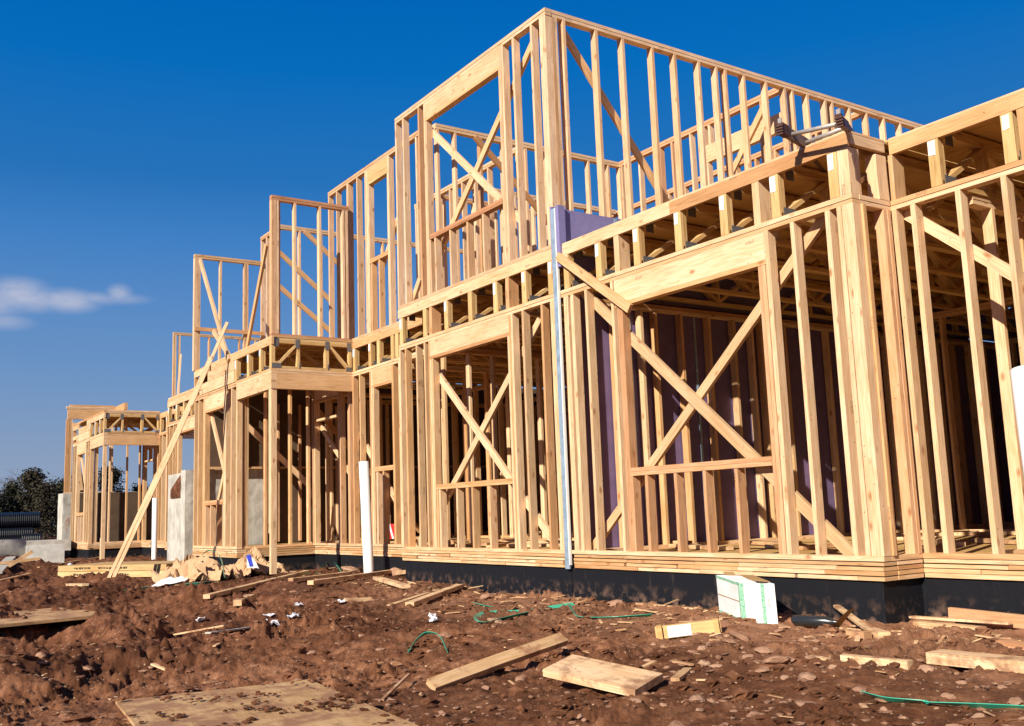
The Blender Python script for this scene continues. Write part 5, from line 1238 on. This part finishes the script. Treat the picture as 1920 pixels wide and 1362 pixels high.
def trunk_me(h):
    V, F = tube([(0, 0, -.2), (0, 0, h*.3), (.05, 0, h*.7), (0, .03, h*.95)], [.14, .11, .06, .02], 8); me = bpy.data.meshes.new('trunk'); me.from_pydata(V, [], F); me.materials.append(M_BARK); return me
trm = trunk_me(6)
def bare_me(seed):
    r_ = random.Random(seed); V = []; F = []
    def grow(p, d, L, r, depth):
        q = p+d*L; a, f = tube([p, p.lerp(q, .5)+Vector((r_.uniform(-1, 1), r_.uniform(-1, 1), 0))*L*.06, q], [r, r*.8, r*.62], 5, False); n = len(V); V.extend(a); F.extend(tuple(n+i for i in x) for x in f)
        if depth == 0: return
        for k in range(r_.choice([2, 3, 3])):
            nd = (d+Vector((r_.gauss(0, .5), r_.gauss(0, .5), r_.uniform(-.05, .35)))).normalized(); grow(p.lerp(q, r_.uniform(.5, 1)), nd, L*r_.uniform(.55, .78), r*.58, depth-1)
    grow(Vector((0, 0, -.2)), Vector((0, 0, 1)), 2.2, .12, 6)
    me = bpy.data.meshes.new('branches'); me.from_pydata([tuple(v) for v in V], [], F); me.materials.append(M_BARK); return me
bares = [bare_me(3), bare_me(8)]
tl = ['dark green cedar tree at the left edge behind the culvert pipes', 'broad dark cedar tree behind the culvert stack', 'tallest dark cedar tree beside the far left timber post', 'brownish cedar tree just left of the far concrete wall', 'olive cedar tree seen behind the far concrete wall', 'dark cedar seen through the studs of the far frame', 'low cedar seen through the middle of the far frame', 'small cedar seen through the far frame near the thin standpipe', 'cedar tree in the wood line hidden mostly by frames', 'cedar tree beyond the left edge of the photo', 'dense cedar further beyond the left edge of the photo']
for k, (px, dist, s, cm) in enumerate(((-8, 84, .92, 0), (20, 88, 1.02, 2), (56, 85, 1.20, 1), (84, 83, .96, 3), (112, 88, 1.12, 0), (150, 86, 1.15, 2), (205, 88, 1.25, 1), (262, 90, .95, 3), (330, 92, 1.0, 2), (-50, 86, 1.0, 1), (-95, 85, 1.05, 2))):
    d = ray(px, 1000); d = np.array([d[0], d[1], 0]); d /= np.linalg.norm(d); x, y = CAM[0]+d[0]*dist, CAM[1]+d[1]*dist
    t = thing('cedar_tree', (x, y, float(gz(x, y))), tl[k], 'tree', 'cedar trees of the wood line')
    for nm, mm_ in (('trunk', trm), ('crown', crowns[cm])):
        o = bpy.data.objects.new(nm, mm_); S.collection.objects.link(o); o.parent = t
    s *= .70; t.scale = (s*1.35, s*1.35, s); t.rotation_euler = (0, 0, rnd.uniform(0, 6.28))
for k, (px, dist, s, lab) in enumerate(((18, 95, 1.18, 'bare grey tree rising behind the dark cedars at the left edge'), (38, 92, 1.05, 'bare twiggy tree between the dark cedars left of the tallest one'), (98, 97, 1.05, 'bare pale tree above the brownish cedar by the far post'), (-40, 93, 1.1, 'bare tree beyond the left edge of the photo'))):
    d = ray(px, 1000); d = np.array([d[0], d[1], 0]); d /= np.linalg.norm(d); x, y = CAM[0]+d[0]*dist, CAM[1]+d[1]*dist
    t = thing('bare_tree', (x, y, float(gz(x, y))), lab, 'tree', 'bare trees of the wood line')
    o = bpy.data.objects.new('branches', bares[k % 2]); S.collection.objects.link(o); o.parent = t; s *= 1.0; t.scale = (s, s, s); t.rotation_euler = (0, 0, rnd.uniform(0, 6.28))
# far wood and brush that reads as one mass
V = []; F = []; Tn = []
for k in range(16000):
    px = rng.uniform(-700, 1100); d = ray(px, 1000); d = np.array([d[0], d[1], 0]); d /= np.linalg.norm(d); dist = rng.uniform(96, 112)
    h = (3.0+1.3*float(perlin(px*.012, 3.3, 40)))*rng.random()**.7; p = np.array([CAM[0]+d[0]*dist, CAM[1]+d[1]*dist, float(gz(CAM[0]+d[0]*dist, CAM[1]+d[1]*dist))+h])
    s = rng.uniform(.12, .35); d1 = rng.normal(0, 1, 3); d1 /= np.linalg.norm(d1); d2 = np.cross(d1, rng.normal(0, 1, 3)); d2 /= np.linalg.norm(d2)
    n = len(V); V += [p-d1*s, p+d2*s*.6, p+d1*s, p-d2*s*.6]; F.append((n, n+1, n+2, n+3)); Tn.append(rng.random())
o = raw('far_brush', V, F, M_BRUSH, None, False, Tn); o['kind'] = 'stuff'
